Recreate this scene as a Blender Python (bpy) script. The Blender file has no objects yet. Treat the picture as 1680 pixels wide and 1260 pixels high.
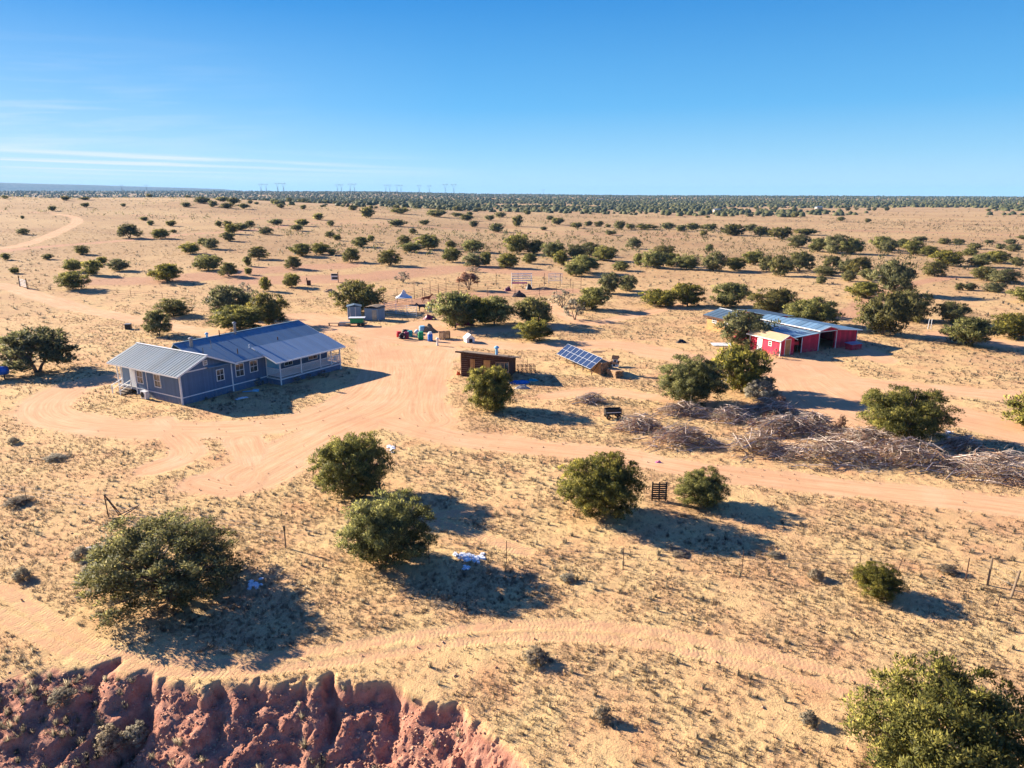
import bpy, math, random
import numpy as np
from mathutils import Vector, Matrix
rnd = random.Random(7)
RG = np.random.default_rng(11)
R = math.radians
scene = bpy.context.scene
COL = scene.collection
# ------------------------------------------------------------------ camera geometry (photograph 1680 x 1260)
FPX, CXP, CYP, PITCH, CAMZ = 1167.0, 840.0, 630.0, R(14.8), 20.0
CP, SP = math.cos(PITCH), math.sin(PITCH)
cd = bpy.data.cameras.new('camera'); cam = bpy.data.objects.new('camera', cd); COL.objects.link(cam)
cam.location = (0, 0, CAMZ); cam.rotation_euler = (R(90) - PITCH, 0, 0)
cd.sensor_width = 36; cd.lens = 36 * FPX / 1680; cd.clip_start = 0.3; cd.clip_end = 60000
scene.camera = cam
# ------------------------------------------------------------------ noise
def _h(ix, iy, s):
    n = (ix.astype(np.int64) * 374761393 + iy.astype(np.int64) * 668265263 + s * 1442695041) & 0x7fffffff
    n = ((n ^ (n >> 13)) * 1274126177) & 0x7fffffff
    return ((n ^ (n >> 16)) & 0xffff) / 65535.0
def vnoise(x, y, s=0):
    x = np.asarray(x, float); y = np.asarray(y, float)
    ix = np.floor(x); iy = np.floor(y); fx = x - ix; fy = y - iy
    fx = fx * fx * (3 - 2 * fx); fy = fy * fy * (3 - 2 * fy)
    a = _h(ix, iy, s); b = _h(ix + 1, iy, s); c = _h(ix, iy + 1, s); d = _h(ix + 1, iy + 1, s)
    return (a * (1 - fx) + b * fx) * (1 - fy) + (c * (1 - fx) + d * fx) * fy
def fbm(x, y, s=0, o=4):
    v = 0; a = .5; t = 0
    for k in range(o):
        v = v + a * vnoise(x * 2 ** k, y * 2 ** k, s + k); t += a; a *= .5
    return v / t
def sstep(a, b, x):
    t = np.clip((x - a) / (b - a), 0, 1); return t * t * (3 - 2 * t)
# ------------------------------------------------------------------ terrain height
AZ = np.array([-70, -36, -25, -12, 0, 12, 40, 70.])
RK = np.array([0, 150, 270, 470, 600, 900, 1300, 2000, 3000, 4500, 7000, 16000.])
ZK = np.array([[0, 0, 4.5, 12.5, 18.5, 17, 8, 8, 22, 40, 38, 0],
               [0, 0, 4.5, 13.5, 19.8, 18, 8, 8, 24, 42, 40, 0],
               [0, 0, 4, 10.5, 16, 18.3, 10, 10, 26, 46, 44, 0],
               [0, 0, 3, 8, 10.5, 10, 9, 14, 28, 46, 44, 0],
               [0, 0, 1, 3, 4, 4, 4.5, 8, 17, 29, 27, 0],
               [0, 0, 0, .6, 1, 1, 2.5, 6, 13, 20, 20, 0],
               [0, 0, 0, 0, 0, .5, 2, 4.5, 8.5, 12, 12, 0],
               [0, 0, 0, 0, 0, .5, 2, 4.5, 8.5, 12, 12, 0.]])
def flat(px, py, z=0.0):
    u = (px - CXP) / FPX; v = (py - CYP) / FPX
    dy = CP - v * SP; dz = -SP - v * CP; t = (z - CAMZ) / dz
    return (u * t, dy * t)
_rim = [flat(*p) for p in [(-500, 1105), (-200, 1100), (0, 1108), (130, 1093), (230, 1104), (300, 1120), (420, 1116), (560, 1118), (640, 1128), (700, 1144), (760, 1162), (820, 1206), (865, 1255), (900, 1330), (915, 1500), (930, 2000)]]
RIMX = np.array([p[0] for p in _rim]); RIMY = np.array([p[1] for p in _rim])
_o = np.argsort(RIMX); RIMX = RIMX[_o]; RIMY = RIMY[_o]
NOTCH = [(-7.6, 1.1, .28), (-15.6, 1.3, .5), (-12.3, .3, .3), (-5.1, .3, .3), (-17.7, 1.4, .35), (-2.4, .5, .4)]
def bankd(x, y):
    """distance beyond the rim of the wash (positive = down in it)"""
    s = x
    d = np.interp(x, RIMX, RIMY) - y
    wx = x + .8 * (fbm(x * .7, y * .7, 51, 3) - .5); wy = y + .8 * (fbm(x * .7 + 9, y * .7, 52, 3) - .5)
    lob = .95 * np.abs(2 * fbm(wx * .62 + 3, wy * .5, 5, 3) - 1) + .42 * (vnoise(wx * 1.9, wy * 1.9, 6) - .3) + .3 * (fbm(wx * 4, wy * 4, 8, 3) - .5)
    d = d - lob - .9 * (fbm(s * .4, y * .3, 9, 3) - .5) + .35
    for nx, dep, w in NOTCH:
        d = d + dep * np.exp(-((x - nx - .25 * np.sin(y * 1.6)) / w) ** 2) * sstep(-dep - .9, .4, d + dep * .2)
    return np.where(x > RIMX[-1], -5, d)
def H(x, y, rough=True):
    x = np.asarray(x, float); y = np.asarray(y, float)
    r = np.hypot(x, y); az = np.degrees(np.arctan2(x, np.maximum(y, 1e-6) + np.where(y <= 0, 0, 0)))
    az = np.clip(az, -70, 70)
    cols = [np.interp(r, RK, ZK[i]) for i in range(len(AZ))]
    z = np.zeros_like(r)
    k = np.clip(np.searchsorted(AZ, az) - 1, 0, len(AZ) - 2)
    f = (az - AZ[k]) / (AZ[k + 1] - AZ[k]); f = f * f * (3 - 2 * f)
    C = np.stack(cols); idx = np.indices(r.shape)
    if r.ndim == 0:
        z = C[k] * (1 - f) + C[k + 1] * f
    else:
        z = np.take_along_axis(C, k[None], 0)[0] * (1 - f) + np.take_along_axis(C, (k + 1)[None], 0)[0] * f
    mid = sstep(150, 500, r)
    z = z + mid * 2.2 * (fbm(x / 170, y / 170, 21, 3) - .5) + sstep(1500, 4000, r) * 9 * (fbm(x / 900, y / 700, 22, 3) - .5)
    # mesa on the far left skyline
    mh = np.interp(az, [-70, -36, -21.5, -18.8, -18], [175, 165, 92, 40, 0])
    z = z + mh * sstep(10300, 11000, r) * (1 - sstep(13500, 15000, r))
    # slightly raised mound right of the middle
    z = z + .35 * (fbm(x / 14, y / 14, 23, 2) - .5) * sstep(30, 60, r) * (1 - mid)
    # wash in the foreground
    d = bankd(x, y)
    wd = 1.9 + 1.5 * (vnoise(x * .5, y * .1, 77) - .2) + 1.9 * sstep(-14.5, -18, x) + 1.0 * sstep(-3, 0, x)
    dep = 1.35 * np.clip(d / wd, 0, 1) ** .85 * (1 - .45 * sstep(-14.5, -18, x)) + 1.6 * sstep(.9, 9, d)
    if rough:
        bm = sstep(.1, .6, d)
        dep = dep + bm * (.65 * (fbm(x * .8, y * .8, 31, 4) - .5) + .28 * np.abs(fbm(x * 2.6, y * 2.6, 35, 4) - .5) + .07 * np.abs(vnoise(x * 9, y * 9, 36) - .5) + .05 * (vnoise(x * 14, y * 14, 38) - .5))
    near = (r < 60)
    dep = dep + .07 * np.sin(dep * 11 + 2 * vnoise(x * .8, y * .8, 44)) * sstep(.2, .6, dep) * (1 - sstep(1.5, 2.2, dep))
    z = z - np.where(near, dep, 0)
    return z
def P(px, py):
    """ground point seen at a photograph pixel"""
    u = (px - CXP) / FPX; v = (py - CYP) / FPX
    dy = CP - v * SP; dz = -SP - v * CP
    t = np.exp(np.linspace(math.log(12), math.log(15000), 500))
    g = CAMZ + dz * t - H(u * t, dy * t, False)
    k = np.argmax(g < 0) if (g < 0).any() else len(t) - 1
    for _ in range(3):
        t = np.linspace(t[max(k - 1, 0)], t[k], 12); g = CAMZ + dz * t - H(u * t, dy * t, False)
        k = np.argmax(g < 0) if (g < 0).any() else len(t) - 1
    b = t[k]
    return Vector((u * b, dy * b, float(H(np.array([u * b]), np.array([dy * b]))[0])))
def depth(p): return p[1] * CP + (CAMZ - p[2]) * SP
def ztop(p, py):
    v = (py - CYP) / FPX
    return CAMZ - p[1] * (v * CP + SP) / (CP - v * SP)
def gz(x, y): return float(H(np.array([x]), np.array([y]))[0])
# ------------------------------------------------------------------ mesh helpers
class MB:
    def __init__(s): s.v = []; s.f = []
    def hexa(s, p):
        n = len(s.v); s.v += [tuple(q) for q in p]
        s.f += [tuple(n + i for i in f) for f in ((0, 3, 2, 1), (4, 5, 6, 7), (0, 1, 5, 4), (1, 2, 6, 5), (2, 3, 7, 6), (3, 0, 4, 7))]
        return s
    def box(s, x0, x1, y0, y1, z0, z1):
        return s.hexa([(x0, y0, z0), (x1, y0, z0), (x1, y1, z0), (x0, y1, z0), (x0, y0, z1), (x1, y0, z1), (x1, y1, z1), (x0, y1, z1)])
    def prism(s, poly, z0, z1):
        n = len(s.v); k = len(poly)
        s.v += [(x, y, z0) for x, y in poly] + [(x, y, z1) for x, y in poly]
        s.f += [tuple(n + i for i in reversed(range(k))), tuple(n + k + i for i in range(k))]
        s.f += [(n + i, n + (i + 1) % k, n + k + (i + 1) % k, n + k + i) for i in range(k)]
        return s
    def slab(s, a, b, c, d, t):
        """sheet a b c d (counter-clockwise from above) with thickness t downwards"""
        lo = [(p[0], p[1], p[2] - t) for p in (a, b, c, d)]
        return s.hexa(lo + [a, b, c, d])
    def tube(s, pts, rad, n=6, cap=True):
        base = len(s.v); m = len(pts)
        pts = [Vector(p) for p in pts]
        if not hasattr(rad, '__len__'): rad = [rad] * m
        for i, p in enumerate(pts):
            d = (pts[min(i + 1, m - 1)] - pts[max(i - 1, 0)])
            if d.length < 1e-9: d = Vector((0, 0, 1))
            d.normalize(); a = d.orthogonal() if abs(d.z) > .99 else d.cross(Vector((0, 0, 1)))
            a.normalize(); b = d.cross(a)
            for k in range(n):
                t = 2 * math.pi * k / n
                s.v.append(tuple(p + (a * math.cos(t) + b * math.sin(t)) * rad[i]))
        for i in range(m - 1):
            for k in range(n):
                k2 = (k + 1) % n
                s.f.append((base + i * n + k, base + i * n + k2, base + (i + 1) * n + k2, base + (i + 1) * n + k))
        if cap:
            s.f.append(tuple(base + k for k in reversed(range(n)))); s.f.append(tuple(base + (m - 1) * n + k for k in range(n)))
        return s
    def beam(s, a, b, w, h=None):
        h = h or w; a = Vector(a); b = Vector(b); d = (b - a).normalized()
        x = d.cross(Vector((0, 0, 1))) if abs(d.z) < .98 else Vector((1, 0, 0)); x.normalize(); y = x.cross(d)
        q = []
        for p in (a, b):
            q += [p - x * w / 2 - y * h / 2, p + x * w / 2 - y * h / 2, p + x * w / 2 + y * h / 2, p - x * w / 2 + y * h / 2]
        return s.hexa(q)
    def lathe(s, prof, n=16, c=(0, 0, 0)):
        base = len(s.v)
        for r, z in prof:
            for k in range(n):
                t = 2 * math.pi * k / n
                s.v.append((c[0] + r * math.cos(t), c[1] + r * math.sin(t), c[2] + z))
        for i in range(len(prof) - 1):
            for k in range(n):
                k2 = (k + 1) % n
                s.f.append((base + i * n + k, base + i * n + k2, base + (i + 1) * n + k2, base + (i + 1) * n + k))
        s.f.append(tuple(base + k for k in reversed(range(n)))); s.f.append(tuple(base + (len(prof) - 1) * n + k for k in range(n)))
        return s
    def rot(s, M):
        M = M.to_4x4() if len(M) == 3 else M
        s.v = [tuple(M @ Vector(p)) for p in s.v]; return s
    def add(s, o):
        n = len(s.v); s.v += o.v; s.f += [tuple(n + i for i in f) for f in o.f]; return s
    def obj(s, name, mat, parent=None, smooth=False, bevel=0):
        me = bpy.data.meshes.new(name); me.from_pydata(s.v, [], s.f); me.update()
        return link(name, me, mat, parent, smooth, bevel)
def link(name, me, mat, parent=None, smooth=False, bevel=0):
    if mat is not None: me.materials.append(mat)
    if smooth: me.polygons.foreach_set('use_smooth', [True] * len(me.polygons))
    o = bpy.data.objects.new(name, me); COL.objects.link(o); o.parent = parent
    if bevel:
        m = o.modifiers.new('bevel', 'BEVEL'); m.width = bevel; m.segments = 2; m.limit_method = 'ANGLE'
    return o
def npmesh(name, V, F, attrs=None):
    """V (n,3), F (m,k) constant polygon size"""
    V = np.asarray(V, np.float32); F = np.asarray(F, np.int32); k = F.shape[1]
    me = bpy.data.meshes.new(name)
    me.vertices.add(len(V)); me.vertices.foreach_set('co', V.ravel())
    me.loops.add(F.size); me.loops.foreach_set('vertex_index', F.ravel())
    me.polygons.add(len(F)); me.polygons.foreach_set('loop_start', np.arange(0, F.size, k, dtype=np.int32))
    try: me.polygons.foreach_set('loop_total', np.full(len(F), k, np.int32))
    except Exception: pass
    me.update(calc_edges=True)
    for an, (ty, arr) in (attrs or {}).items():
        a = me.attributes.new(an, ty, 'POINT')
        a.data.foreach_set('vector' if ty == 'FLOAT_VECTOR' else 'value', np.asarray(arr, np.float32).ravel())
    return me
def tag(o, label=None, cat=None, group=None, kind=None):
    if label: o['label'] = label
    if cat: o['category'] = cat
    if group: o['group'] = group
    if kind: o['kind'] = kind
    return o
def thing(name, label, cat, loc=(0, 0, 0), rz=0.0, group=None):
    o = bpy.data.objects.new(name, None); COL.objects.link(o); o.empty_display_size = .3
    o.location = loc; o.rotation_euler = (0, 0, rz)
    return tag(o, label, cat, group)
def copy_thing(root, loc, rz, scale, label, group=None, mats=None):
    r = root.copy(); COL.objects.link(r); r.location = loc; r.rotation_euler = (0, 0, rz); r.scale = scale
    r['label'] = label
    if group: r['group'] = group
    for ch in root.children:
        c = ch.copy(); COL.objects.link(c); c.parent = r
        for g in ch.children:
            d = g.copy(); COL.objects.link(d); d.parent = c
    return r
# ------------------------------------------------------------------ node helpers
class NT:
    def __init__(s, name):
        s.m = bpy.data.materials.new(name); s.m.use_nodes = True; s.t = s.m.node_tree; s.t.nodes.clear()
        s.out = s.t.nodes.new('ShaderNodeOutputMaterial')
    def n(s, ty, ins=None, **kw):
        nd = s.t.nodes.new('ShaderNode' + ty)
        for k, v in kw.items(): setattr(nd, k, v)
        for k, v in (ins or {}).items():
            sock = nd.inputs[k]
            if isinstance(v, bpy.types.NodeSocket): s.t.links.new(v, sock)
            else: sock.default_value = v
        return nd
    def math(s, op, a, b=0.0, clamp=False):
        return s.n('Math', {0: a, 1: b}, operation=op, use_clamp=clamp).outputs[0]
    def mix(s, f, a, b, mode='MIX'):
        nd = s.n('Mix', data_type='RGBA', blend_type=mode)
        for k, v in ((0, f), (6, a), (7, b)):
            if isinstance(v, bpy.types.NodeSocket): s.t.links.new(v, nd.inputs[k])
            else: nd.inputs[k].default_value = v if k == 0 else (*v, 1) if len(v) == 3 else v
        return nd.outputs[2]
    def ramp(s, f, a, b, ca=0.0, cb=1.0):
        return s.n('MapRange', {0: f, 1: a, 2: b, 3: ca, 4: cb}, clamp=True).outputs[0]
    def noise(s, vec, scale, detail=3, rough=.55, dist=0, out='Fac'):
        return s.n('TexNoise', {'Vector': vec, 'Scale': scale, 'Detail': detail, 'Roughness': rough, 'Distortion': dist}).outputs[out]
    def attr(s, name, out='Fac'): return s.n('Attribute', attribute_name=name).outputs[out]
    def princ(s, col, rough=.8, metal=0, normal=None, spec=.3, **kw):
        ins = {'Base Color': (*col, 1) if isinstance(col, tuple) and len(col) == 3 else col, 'Roughness': rough, 'Metallic': metal, 'Specular IOR Level': spec}
        if normal is not None: ins['Normal'] = normal
        ins.update(kw)
        p = s.n('BsdfPrincipled', ins)
        return p.outputs[0]
    def bump(s, h, strength=.5, dist=.02, normal=None):
        ins = {'Height': h, 'Strength': strength, 'Distance': dist}
        if normal is not None: ins['Normal'] = normal
        return s.n('Bump', ins).outputs[0]
    def done(s, sh):
        s.t.links.new(sh, s.out.inputs['Surface']); return s.m
def mat_plain(name, col, rough=.7, metal=0, var=.25, scale=3.0, bump=.15, dirt=None):
    t = NT(name); c = t.n('TexCoord').outputs['Object']
    n1 = t.noise(c, scale, 5); n2 = t.noise(c, scale * 6, 3)
    dk = tuple(x * (1 - var) for x in col); lt = tuple(min(1, x * (1 + var * .6)) for x in col)
    k = t.mix(t.ramp(n1, .3, .7), dk, lt)
    if dirt: k = t.mix(t.math('MULTIPLY', t.ramp(n2, .45, .75), .6), k, dirt)
    return t.done(t.princ(k, rough, metal, t.bump(n2, bump, .01)))
# ------------------------------------------------------------------ materials
M = {}
M['white'] = mat_plain('white_paint', (.78, .78, .76), .6, var=.08, dirt=(.6, .52, .44))
M['white_metal'] = mat_plain('white_metal', (.7, .71, .72), .45, .1, var=.12)
M['dark'] = mat_plain('black_plastic', (.02, .02, .022), .5, var=.3)
M['steel'] = mat_plain('grey_steel', (.3, .31, .32), .45, .7, var=.25)
M['rust'] = mat_plain('rusty_steel', (.10, .05, .035), .8, .2, var=.4, scale=8)
M['red'] = None
M['concrete'] = mat_plain('concrete', (.42, .38, .34), .9, var=.2)
M['glass'] = NT('window_glass').done if False else None
def glass_mat():
    t = NT('window_glass'); c = t.n('TexCoord').outputs['Object']
    k = t.mix(t.ramp(t.noise(c, 1.3, 2), .4, .6), (.02, .025, .03), (.16, .14, .12))
    return t.done(t.princ(k, .06, 0, spec=.8))
M['glass'] = glass_mat()
def siding(name, col, pitch, axis_scale=1.0, var=.1, groove=.5):
    """boards with vertical grooves every `pitch` metres in local x+y"""
    t = NT(name); tc = t.n('TexCoord').outputs['Object']; sx = t.n('SeparateXYZ', {0: tc})
    u = t.math('ADD', sx.outputs[0], sx.outputs[1])
    fr = t.math('FRACT', t.math('DIVIDE', u, pitch))
    g = t.math('LESS_THAN', t.math('ABSOLUTE', t.math('SUBTRACT', fr, .5)), .47)
    cell = t.math('FLOOR', t.math('DIVIDE', u, pitch))
    rn = t.n('TexWhiteNoise', {'W': cell}, noise_dimensions='1D').outputs[0]
    n1 = t.noise(tc, 1.2, 4)
    f = t.math('ADD', t.math('MULTIPLY', rn, .35), t.math('MULTIPLY', n1, .65))
    k = t.mix(t.ramp(f, .3, .7), tuple(x * (1 - var) for x in col), tuple(min(1, x * (1 + var)) for x in col))
    k = t.mix(t.math('MULTIPLY', t.math('SUBTRACT', 1.0, g), groove), k, tuple(x * .4 for x in col))
    low = t.ramp(sx.outputs[2], .5, .0); dn = t.ramp(t.noise(tc, 3, 4), .4, .65)
    k = t.mix(t.math('MULTIPLY', t.math('MULTIPLY', low, dn), .5), k, (.42, .27, .17))
    return t.done(t.princ(k, .7, 0, t.bump(g, .6, .015)))
M['blue_siding'] = siding('blue_grey_siding', (.10, .16, .26), .2)
M['red_siding'] = siding('red_board_siding', (.58, .025, .06), .25, var=.28)
M['deck'] = siding('porch_boards', (.4, .38, .36), .14)
M['plywood'] = mat_plain('bare_plywood', (.47, .25, .09), .75, var=.25, scale=2)
M['tanroof'] = mat_plain('tan_rolled_roofing', (.52, .36, .21), .9, var=.15, scale=1.5, bump=.4)
M['wood'] = mat_plain('weathered_wood', (.24, .17, .11), .85, var=.35, scale=6)
M['darkwood'] = mat_plain('dark_log_wood', (.085, .04, .026), .85, var=.45, scale=5, bump=.5)
M['chink'] = mat_plain('pale_chinking', (.42, .27, .19), .9, var=.3)
M['lumber'] = mat_plain('sawn_lumber', (.46, .28, .15), .8, var=.35, scale=4)
def roofing(name, col, rough, metal, pitch=.3, axis='x', var=.12):
    t = NT(name); tc = t.n('TexCoord').outputs['Object']; sx = t.n('SeparateXYZ', {0: tc})
    u = sx.outputs[0 if axis == 'x' else 1]
    cell = t.math('FLOOR', t.math('DIVIDE', u, .92))
    rn = t.n('TexWhiteNoise', {'W': cell}, noise_dimensions='1D').outputs[0]
    fr = t.math('FRACT', t.math('DIVIDE', u, pitch))
    rib = t.ramp(t.math('ABSOLUTE', t.math('SUBTRACT', fr, .5)), .36, .48)
    n = t.noise(tc, .9, 5, .65)
    f = t.math('ADD', t.math('MULTIPLY', rn, .5), t.math('MULTIPLY', n, .5))
    k = t.mix(t.ramp(f, .25, .75), tuple(x * (1 - var) for x in col), tuple(min(1, x * (1 + var)) for x in col))
    k = t.mix(t.math('MULTIPLY', t.ramp(t.noise(tc, 5, 4), .55, .75), .3), k, (.45, .3, .2))
    return t.done(t.princ(k, rough, metal, t.bump(rib, .45, .02), spec=.4))
M['roof_wing'] = roofing('pale_ribbed_metal_roof', (.075, .13, .185), .6, .0, .3, 'y')
M['roof_main'] = roofing('blue_grey_metal_roof', (.135, .225, .30), .6, .0, .3, 'x', .06)
M['roof_porch'] = roofing('grey_metal_porch_roof', (.26, .35, .43), .55, .0, .3, 'x', .06)
M['roof_barn'] = roofing('galvanised_barn_roof', (.16, .27, .37), .4, .1, .45, 'y', .2)
def emsolid(name, col, rough=.45): return mat_plain(name, col, rough, 0, var=.12, bump=.05)
M['tank'] = emsolid('blue_tank_paint', (.02, .13, .55))
M['redp'] = emsolid('red_plastic', (.6, .02, .03)); M['purp'] = emsolid('maroon_plastic', (.2, .02, .06))
M['greenp'] = emsolid('green_plastic', (.01, .25, .09)); M['bluep'] = emsolid('blue_plastic', (.02, .15, .55))
M['lbluep'] = emsolid('pale_blue_plastic', (.22, .5, .68)); M['tealp'] = emsolid('teal_tarp', (.02, .3, .32))
M['tarp'] = mat_plain('blue_tarp', (.01, .14, .42), .5, var=.4, scale=2, bump=.6)
M['orange'] = emsolid('orange_plastic', (.7, .12, .02)); M['pink'] = emsolid('pink_cloth', (.6, .16, .3))
M['shedblue'] = siding('blue_grey_sheet_metal', (.17, .26, .36), .3)
M['horse'] = mat_plain('chestnut_coat', (.26, .08, .035), .7, var=.4, scale=3)
M['donkey'] = mat_plain('dark_grey_coat', (.045, .035, .04), .8, var=.4, scale=3)
def snow_mat():
    t = NT('old_snow'); c = t.n('TexCoord').outputs['Object']
    return t.done(t.princ(t.mix(t.ramp(t.noise(c, 3, 4), .4, .6), (.7, .73, .78), (.86, .87, .88)), .5, 0, t.bump(t.noise(c, 9, 4), .5, .04)))
M['snow'] = snow_mat()
def leaf_mat(name, dark, light, tip, trans=.22):
    t = NT(name); a = t.attr('tint')
    orn = t.n('ObjectInfo').outputs['Random']
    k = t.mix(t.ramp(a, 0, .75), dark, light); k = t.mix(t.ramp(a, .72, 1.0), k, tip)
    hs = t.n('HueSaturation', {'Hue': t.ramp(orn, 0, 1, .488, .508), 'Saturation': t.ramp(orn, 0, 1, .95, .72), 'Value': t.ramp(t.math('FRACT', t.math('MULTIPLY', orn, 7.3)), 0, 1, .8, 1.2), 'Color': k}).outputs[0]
    nv = t.n('VectorTransform', {0: t.attr('nrm', 'Vector')}, vector_type='NORMAL', convert_from='OBJECT', convert_to='WORLD').outputs[0]
    nv = t.n('VectorMath', {0: nv}, operation='NORMALIZE').outputs[0]
    d = t.princ(hs, .65, 0, nv, spec=.2)
    tr = t.n('BsdfTranslucent', {'Color': hs}).outputs[0]
    return t.done(t.n('MixShader', {0: trans, 1: d, 2: tr}).outputs[0])
M['juniper'] = leaf_mat('juniper_foliage', (.06, .072, .013), (.28, .26, .026), (.60, .50, .05), .36)
M['juniper_dull'] = leaf_mat('dull_juniper_foliage', (.07, .078, .022), (.235, .21, .04), (.42, .34, .06), .34)
M['scrub'] = leaf_mat('grey_scrub_foliage', (.22, .18, .11), (.42, .34, .21), (.60, .47, .27), .25)
M['deadleaf'] = leaf_mat('dead_rusty_foliage', (.16, .06, .03), (.38, .16, .07), (.5, .26, .12), .15)
M['straw'] = leaf_mat('dry_straw_grass', (.42, .25, .11), (.68, .45, .19), (.82, .60, .29), .15)
M['bark'] = mat_plain('grey_bark', (.16, .12, .10), .9, var=.4, scale=8, bump=.6)
M['brownbark'] = mat_plain('brown_dead_branches', (.30, .18, .11), .9, var=.5, scale=3, bump=.4)
M['deadbark'] = mat_plain('sun_bleached_branches', (.60, .47, .37), .85, var=.55, scale=2.5, bump=.4)
def panel_mat():
    t = NT('solar_cells'); tc = t.n('TexCoord').outputs['Object']; sx = t.n('SeparateXYZ', {0: tc})
    def line(o, p, w):
        fr = t.math('FRACT', t.math('DIVIDE', o, p)); return t.math('LESS_THAN', fr, w)
    l = t.math('MAXIMUM', line(sx.outputs[0], .157, .05), line(sx.outputs[1], .157, .05))
    k = t.mix(t.math('MULTIPLY', l, .4), (.025, .042, .10), (.2, .25, .32))
    return t.done(t.princ(k, .12, 0, spec=.6))
M['solar'] = panel_mat()
def ground_mat():
    t = NT('high_desert_ground'); g = t.n('NewGeometry'); pos = g.outputs['Position']
    dirt = t.attr('dirt'); bank = t.attr('bank'); forest = t.attr('forest'); red = t.attr('red'); rd = t.attr('road', 'Vector')
    rs = t.n('SeparateXYZ', {0: rd})
    nbig = t.noise(pos, .035, 4, .6); nmid = t.noise(pos, .33, 5, .6); nsm = t.noise(pos, 2.2, 5, .65); nfine = t.noise(pos, 11, 4, .7); ngrain = t.noise(pos, 60, 2, .6)
    # soil
    soil = t.mix(t.ramp(nmid, .3, .7), (.58, .31, .145), (.69, .42, .21))
    soil = t.mix(t.math('MULTIPLY', t.ramp(nsm, .5, .75), .35), soil, (.48, .24, .13))
    # straw cover
    gr = t.mix(t.ramp(nsm, .35, .65), (.68, .45, .20), (.56, .365, .16))
    gr = t.mix(t.ramp(nbig, .38, .62), gr, (.70, .485, .215))
    gr = t.mix(t.math('MULTIPLY', t.ramp(nfine, .58, .8), .6), gr, (.30, .20, .115))
    cov = t.ramp(t.math('ADD', t.math('MULTIPLY', nmid, .5), t.math('MULTIPLY', nfine, .5)), .40, .56)
    grass = t.mix(cov, soil, gr)
    grass = t.mix(t.math('MULTIPLY', t.ramp(t.noise(pos, 4.6, 3, .7), .56, .70), .55), grass, (.27, .165, .085))
    grass = t.mix(t.math('MULTIPLY', t.ramp(t.noise(pos, .11, 4, .65), .50, .66), .5), grass, (.54, .29, .155))
    # dark little bushes far out where no tufts are modelled
    vo = t.n('TexVoronoi', {'Vector': pos, 'Scale': .42, 'Randomness': 1.0}); dots = t.ramp(vo.outputs['Distance'], .30, .14)
    pr = t.n('SeparateColor', {0: vo.outputs['Color']}).outputs[0]
    dots = t.math('MULTIPLY', t.math('MULTIPLY', dots, t.ramp(pr, .45, .6)), t.ramp(t.noise(pos, .05, 3), .42, .58))
    rr = t.n('VectorMath', {0: pos}, operation='LENGTH').outputs['Value']
    dots = t.math('MULTIPLY', dots, t.ramp(rr, 90, 170, 0, .75))
    grass = t.mix(t.math('MULTIPLY', t.ramp(rr, 75, 260), .85), grass, t.mix(t.ramp(t.noise(pos, .02, 4, .6), .38, .62), (.345, .205, .105), (.45, .295, .145)))
    # driven and bare dirt
    st = t.n('CombineXYZ', {0: t.math('MULTIPLY', rs.outputs[0], 3.2), 1: t.math('MULTIPLY', rs.outputs[1], .16)}).outputs[0]
    streak = t.noise(st, 1.6, 5, .65)
    dcol = t.mix(t.ramp(streak, .32, .68), (.54, .29, .145), (.69, .435, .24))
    ad = t.math('ABSOLUTE', rs.outputs[0]); rut = t.math('MULTIPLY', t.ramp(t.math('ABSOLUTE', t.math('SUBTRACT', ad, .82)), .34, .1), t.ramp(t.noise(st, .7, 3), .42, .6))
    dcol = t.mix(t.math('MULTIPLY', rut, .55), dcol, (.50, .25, .12))
    dcol = t.mix(t.math('MULTIPLY', t.ramp(nmid, .5, .72), .5), dcol, (.72, .46, .28))
    dcol = t.mix(t.math('MULTIPLY', t.ramp(nfine, .6, .78), .35), dcol, (.38, .19, .10))
    dcol = t.mix(t.math('MULTIPLY', t.ramp(t.noise(pos, .09, 4, .65), .46, .68), .65), dcol, (.54, .275, .145))
    dcol = t.mix(t.math('MULTIPLY', t.attr('tread'), .7), dcol, (.54, .29, .155))
    dm = t.ramp(t.math('ADD', dirt, t.math('MULTIPLY', t.math('SUBTRACT', nsm, .5), 1.25)), .34, .70)
    k = t.mix(t.math('MULTIPLY', dots, t.math('SUBTRACT', 1.0, dm)), grass, (.10, .085, .045))
    k = t.mix(dm, k, dcol)
    redm = t.ramp(t.math('ADD', red, t.math('MULTIPLY', t.math('SUBTRACT', nmid, .5), .8)), .3, .8)
    k = t.mix(t.math('MULTIPLY', redm, .75), k, t.mix(t.ramp(nsm, .4, .6), (.40, .19, .115), (.50, .27, .16)))
    # wash
    bcol = t.mix(t.ramp(nsm, .35, .65), (.40, .165, .105), (.52, .26, .17))
    bcol = t.mix(t.math('MULTIPLY', t.ramp(nfine, .5, .75), .5), bcol, (.22, .085, .055))
    k = t.mix(bank, k, bcol)
    fcol = t.mix(t.ramp(t.noise(pos, .02, 4, .7), .35, .6), (.035, .045, .02), (.13, .10, .06))
    k = t.mix(forest, k, fcol)
    # relief
    tread = t.math('MULTIPLY', t.math('SINE', t.math('ADD', t.math('MULTIPLY', rs.outputs[1], 30.0), t.math('MULTIPLY', t.math('ABSOLUTE', rs.outputs[0]), 9.0))), t.attr('tread'))
    h = t.math('ADD', t.math('MULTIPLY', nsm, .5), t.math('MULTIPLY', nfine, .5))
    h = t.math('ADD', h, t.math('MULTIPLY', ngrain, .12))
    h = t.math('ADD', h, t.math('MULTIPLY', t.math('MULTIPLY', tread, t.ramp(nmid, .35, .6)), .07))
    h = t.math('ADD', h, t.math('MULTIPLY', t.math('MULTIPLY', streak, dm), .35))
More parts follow.
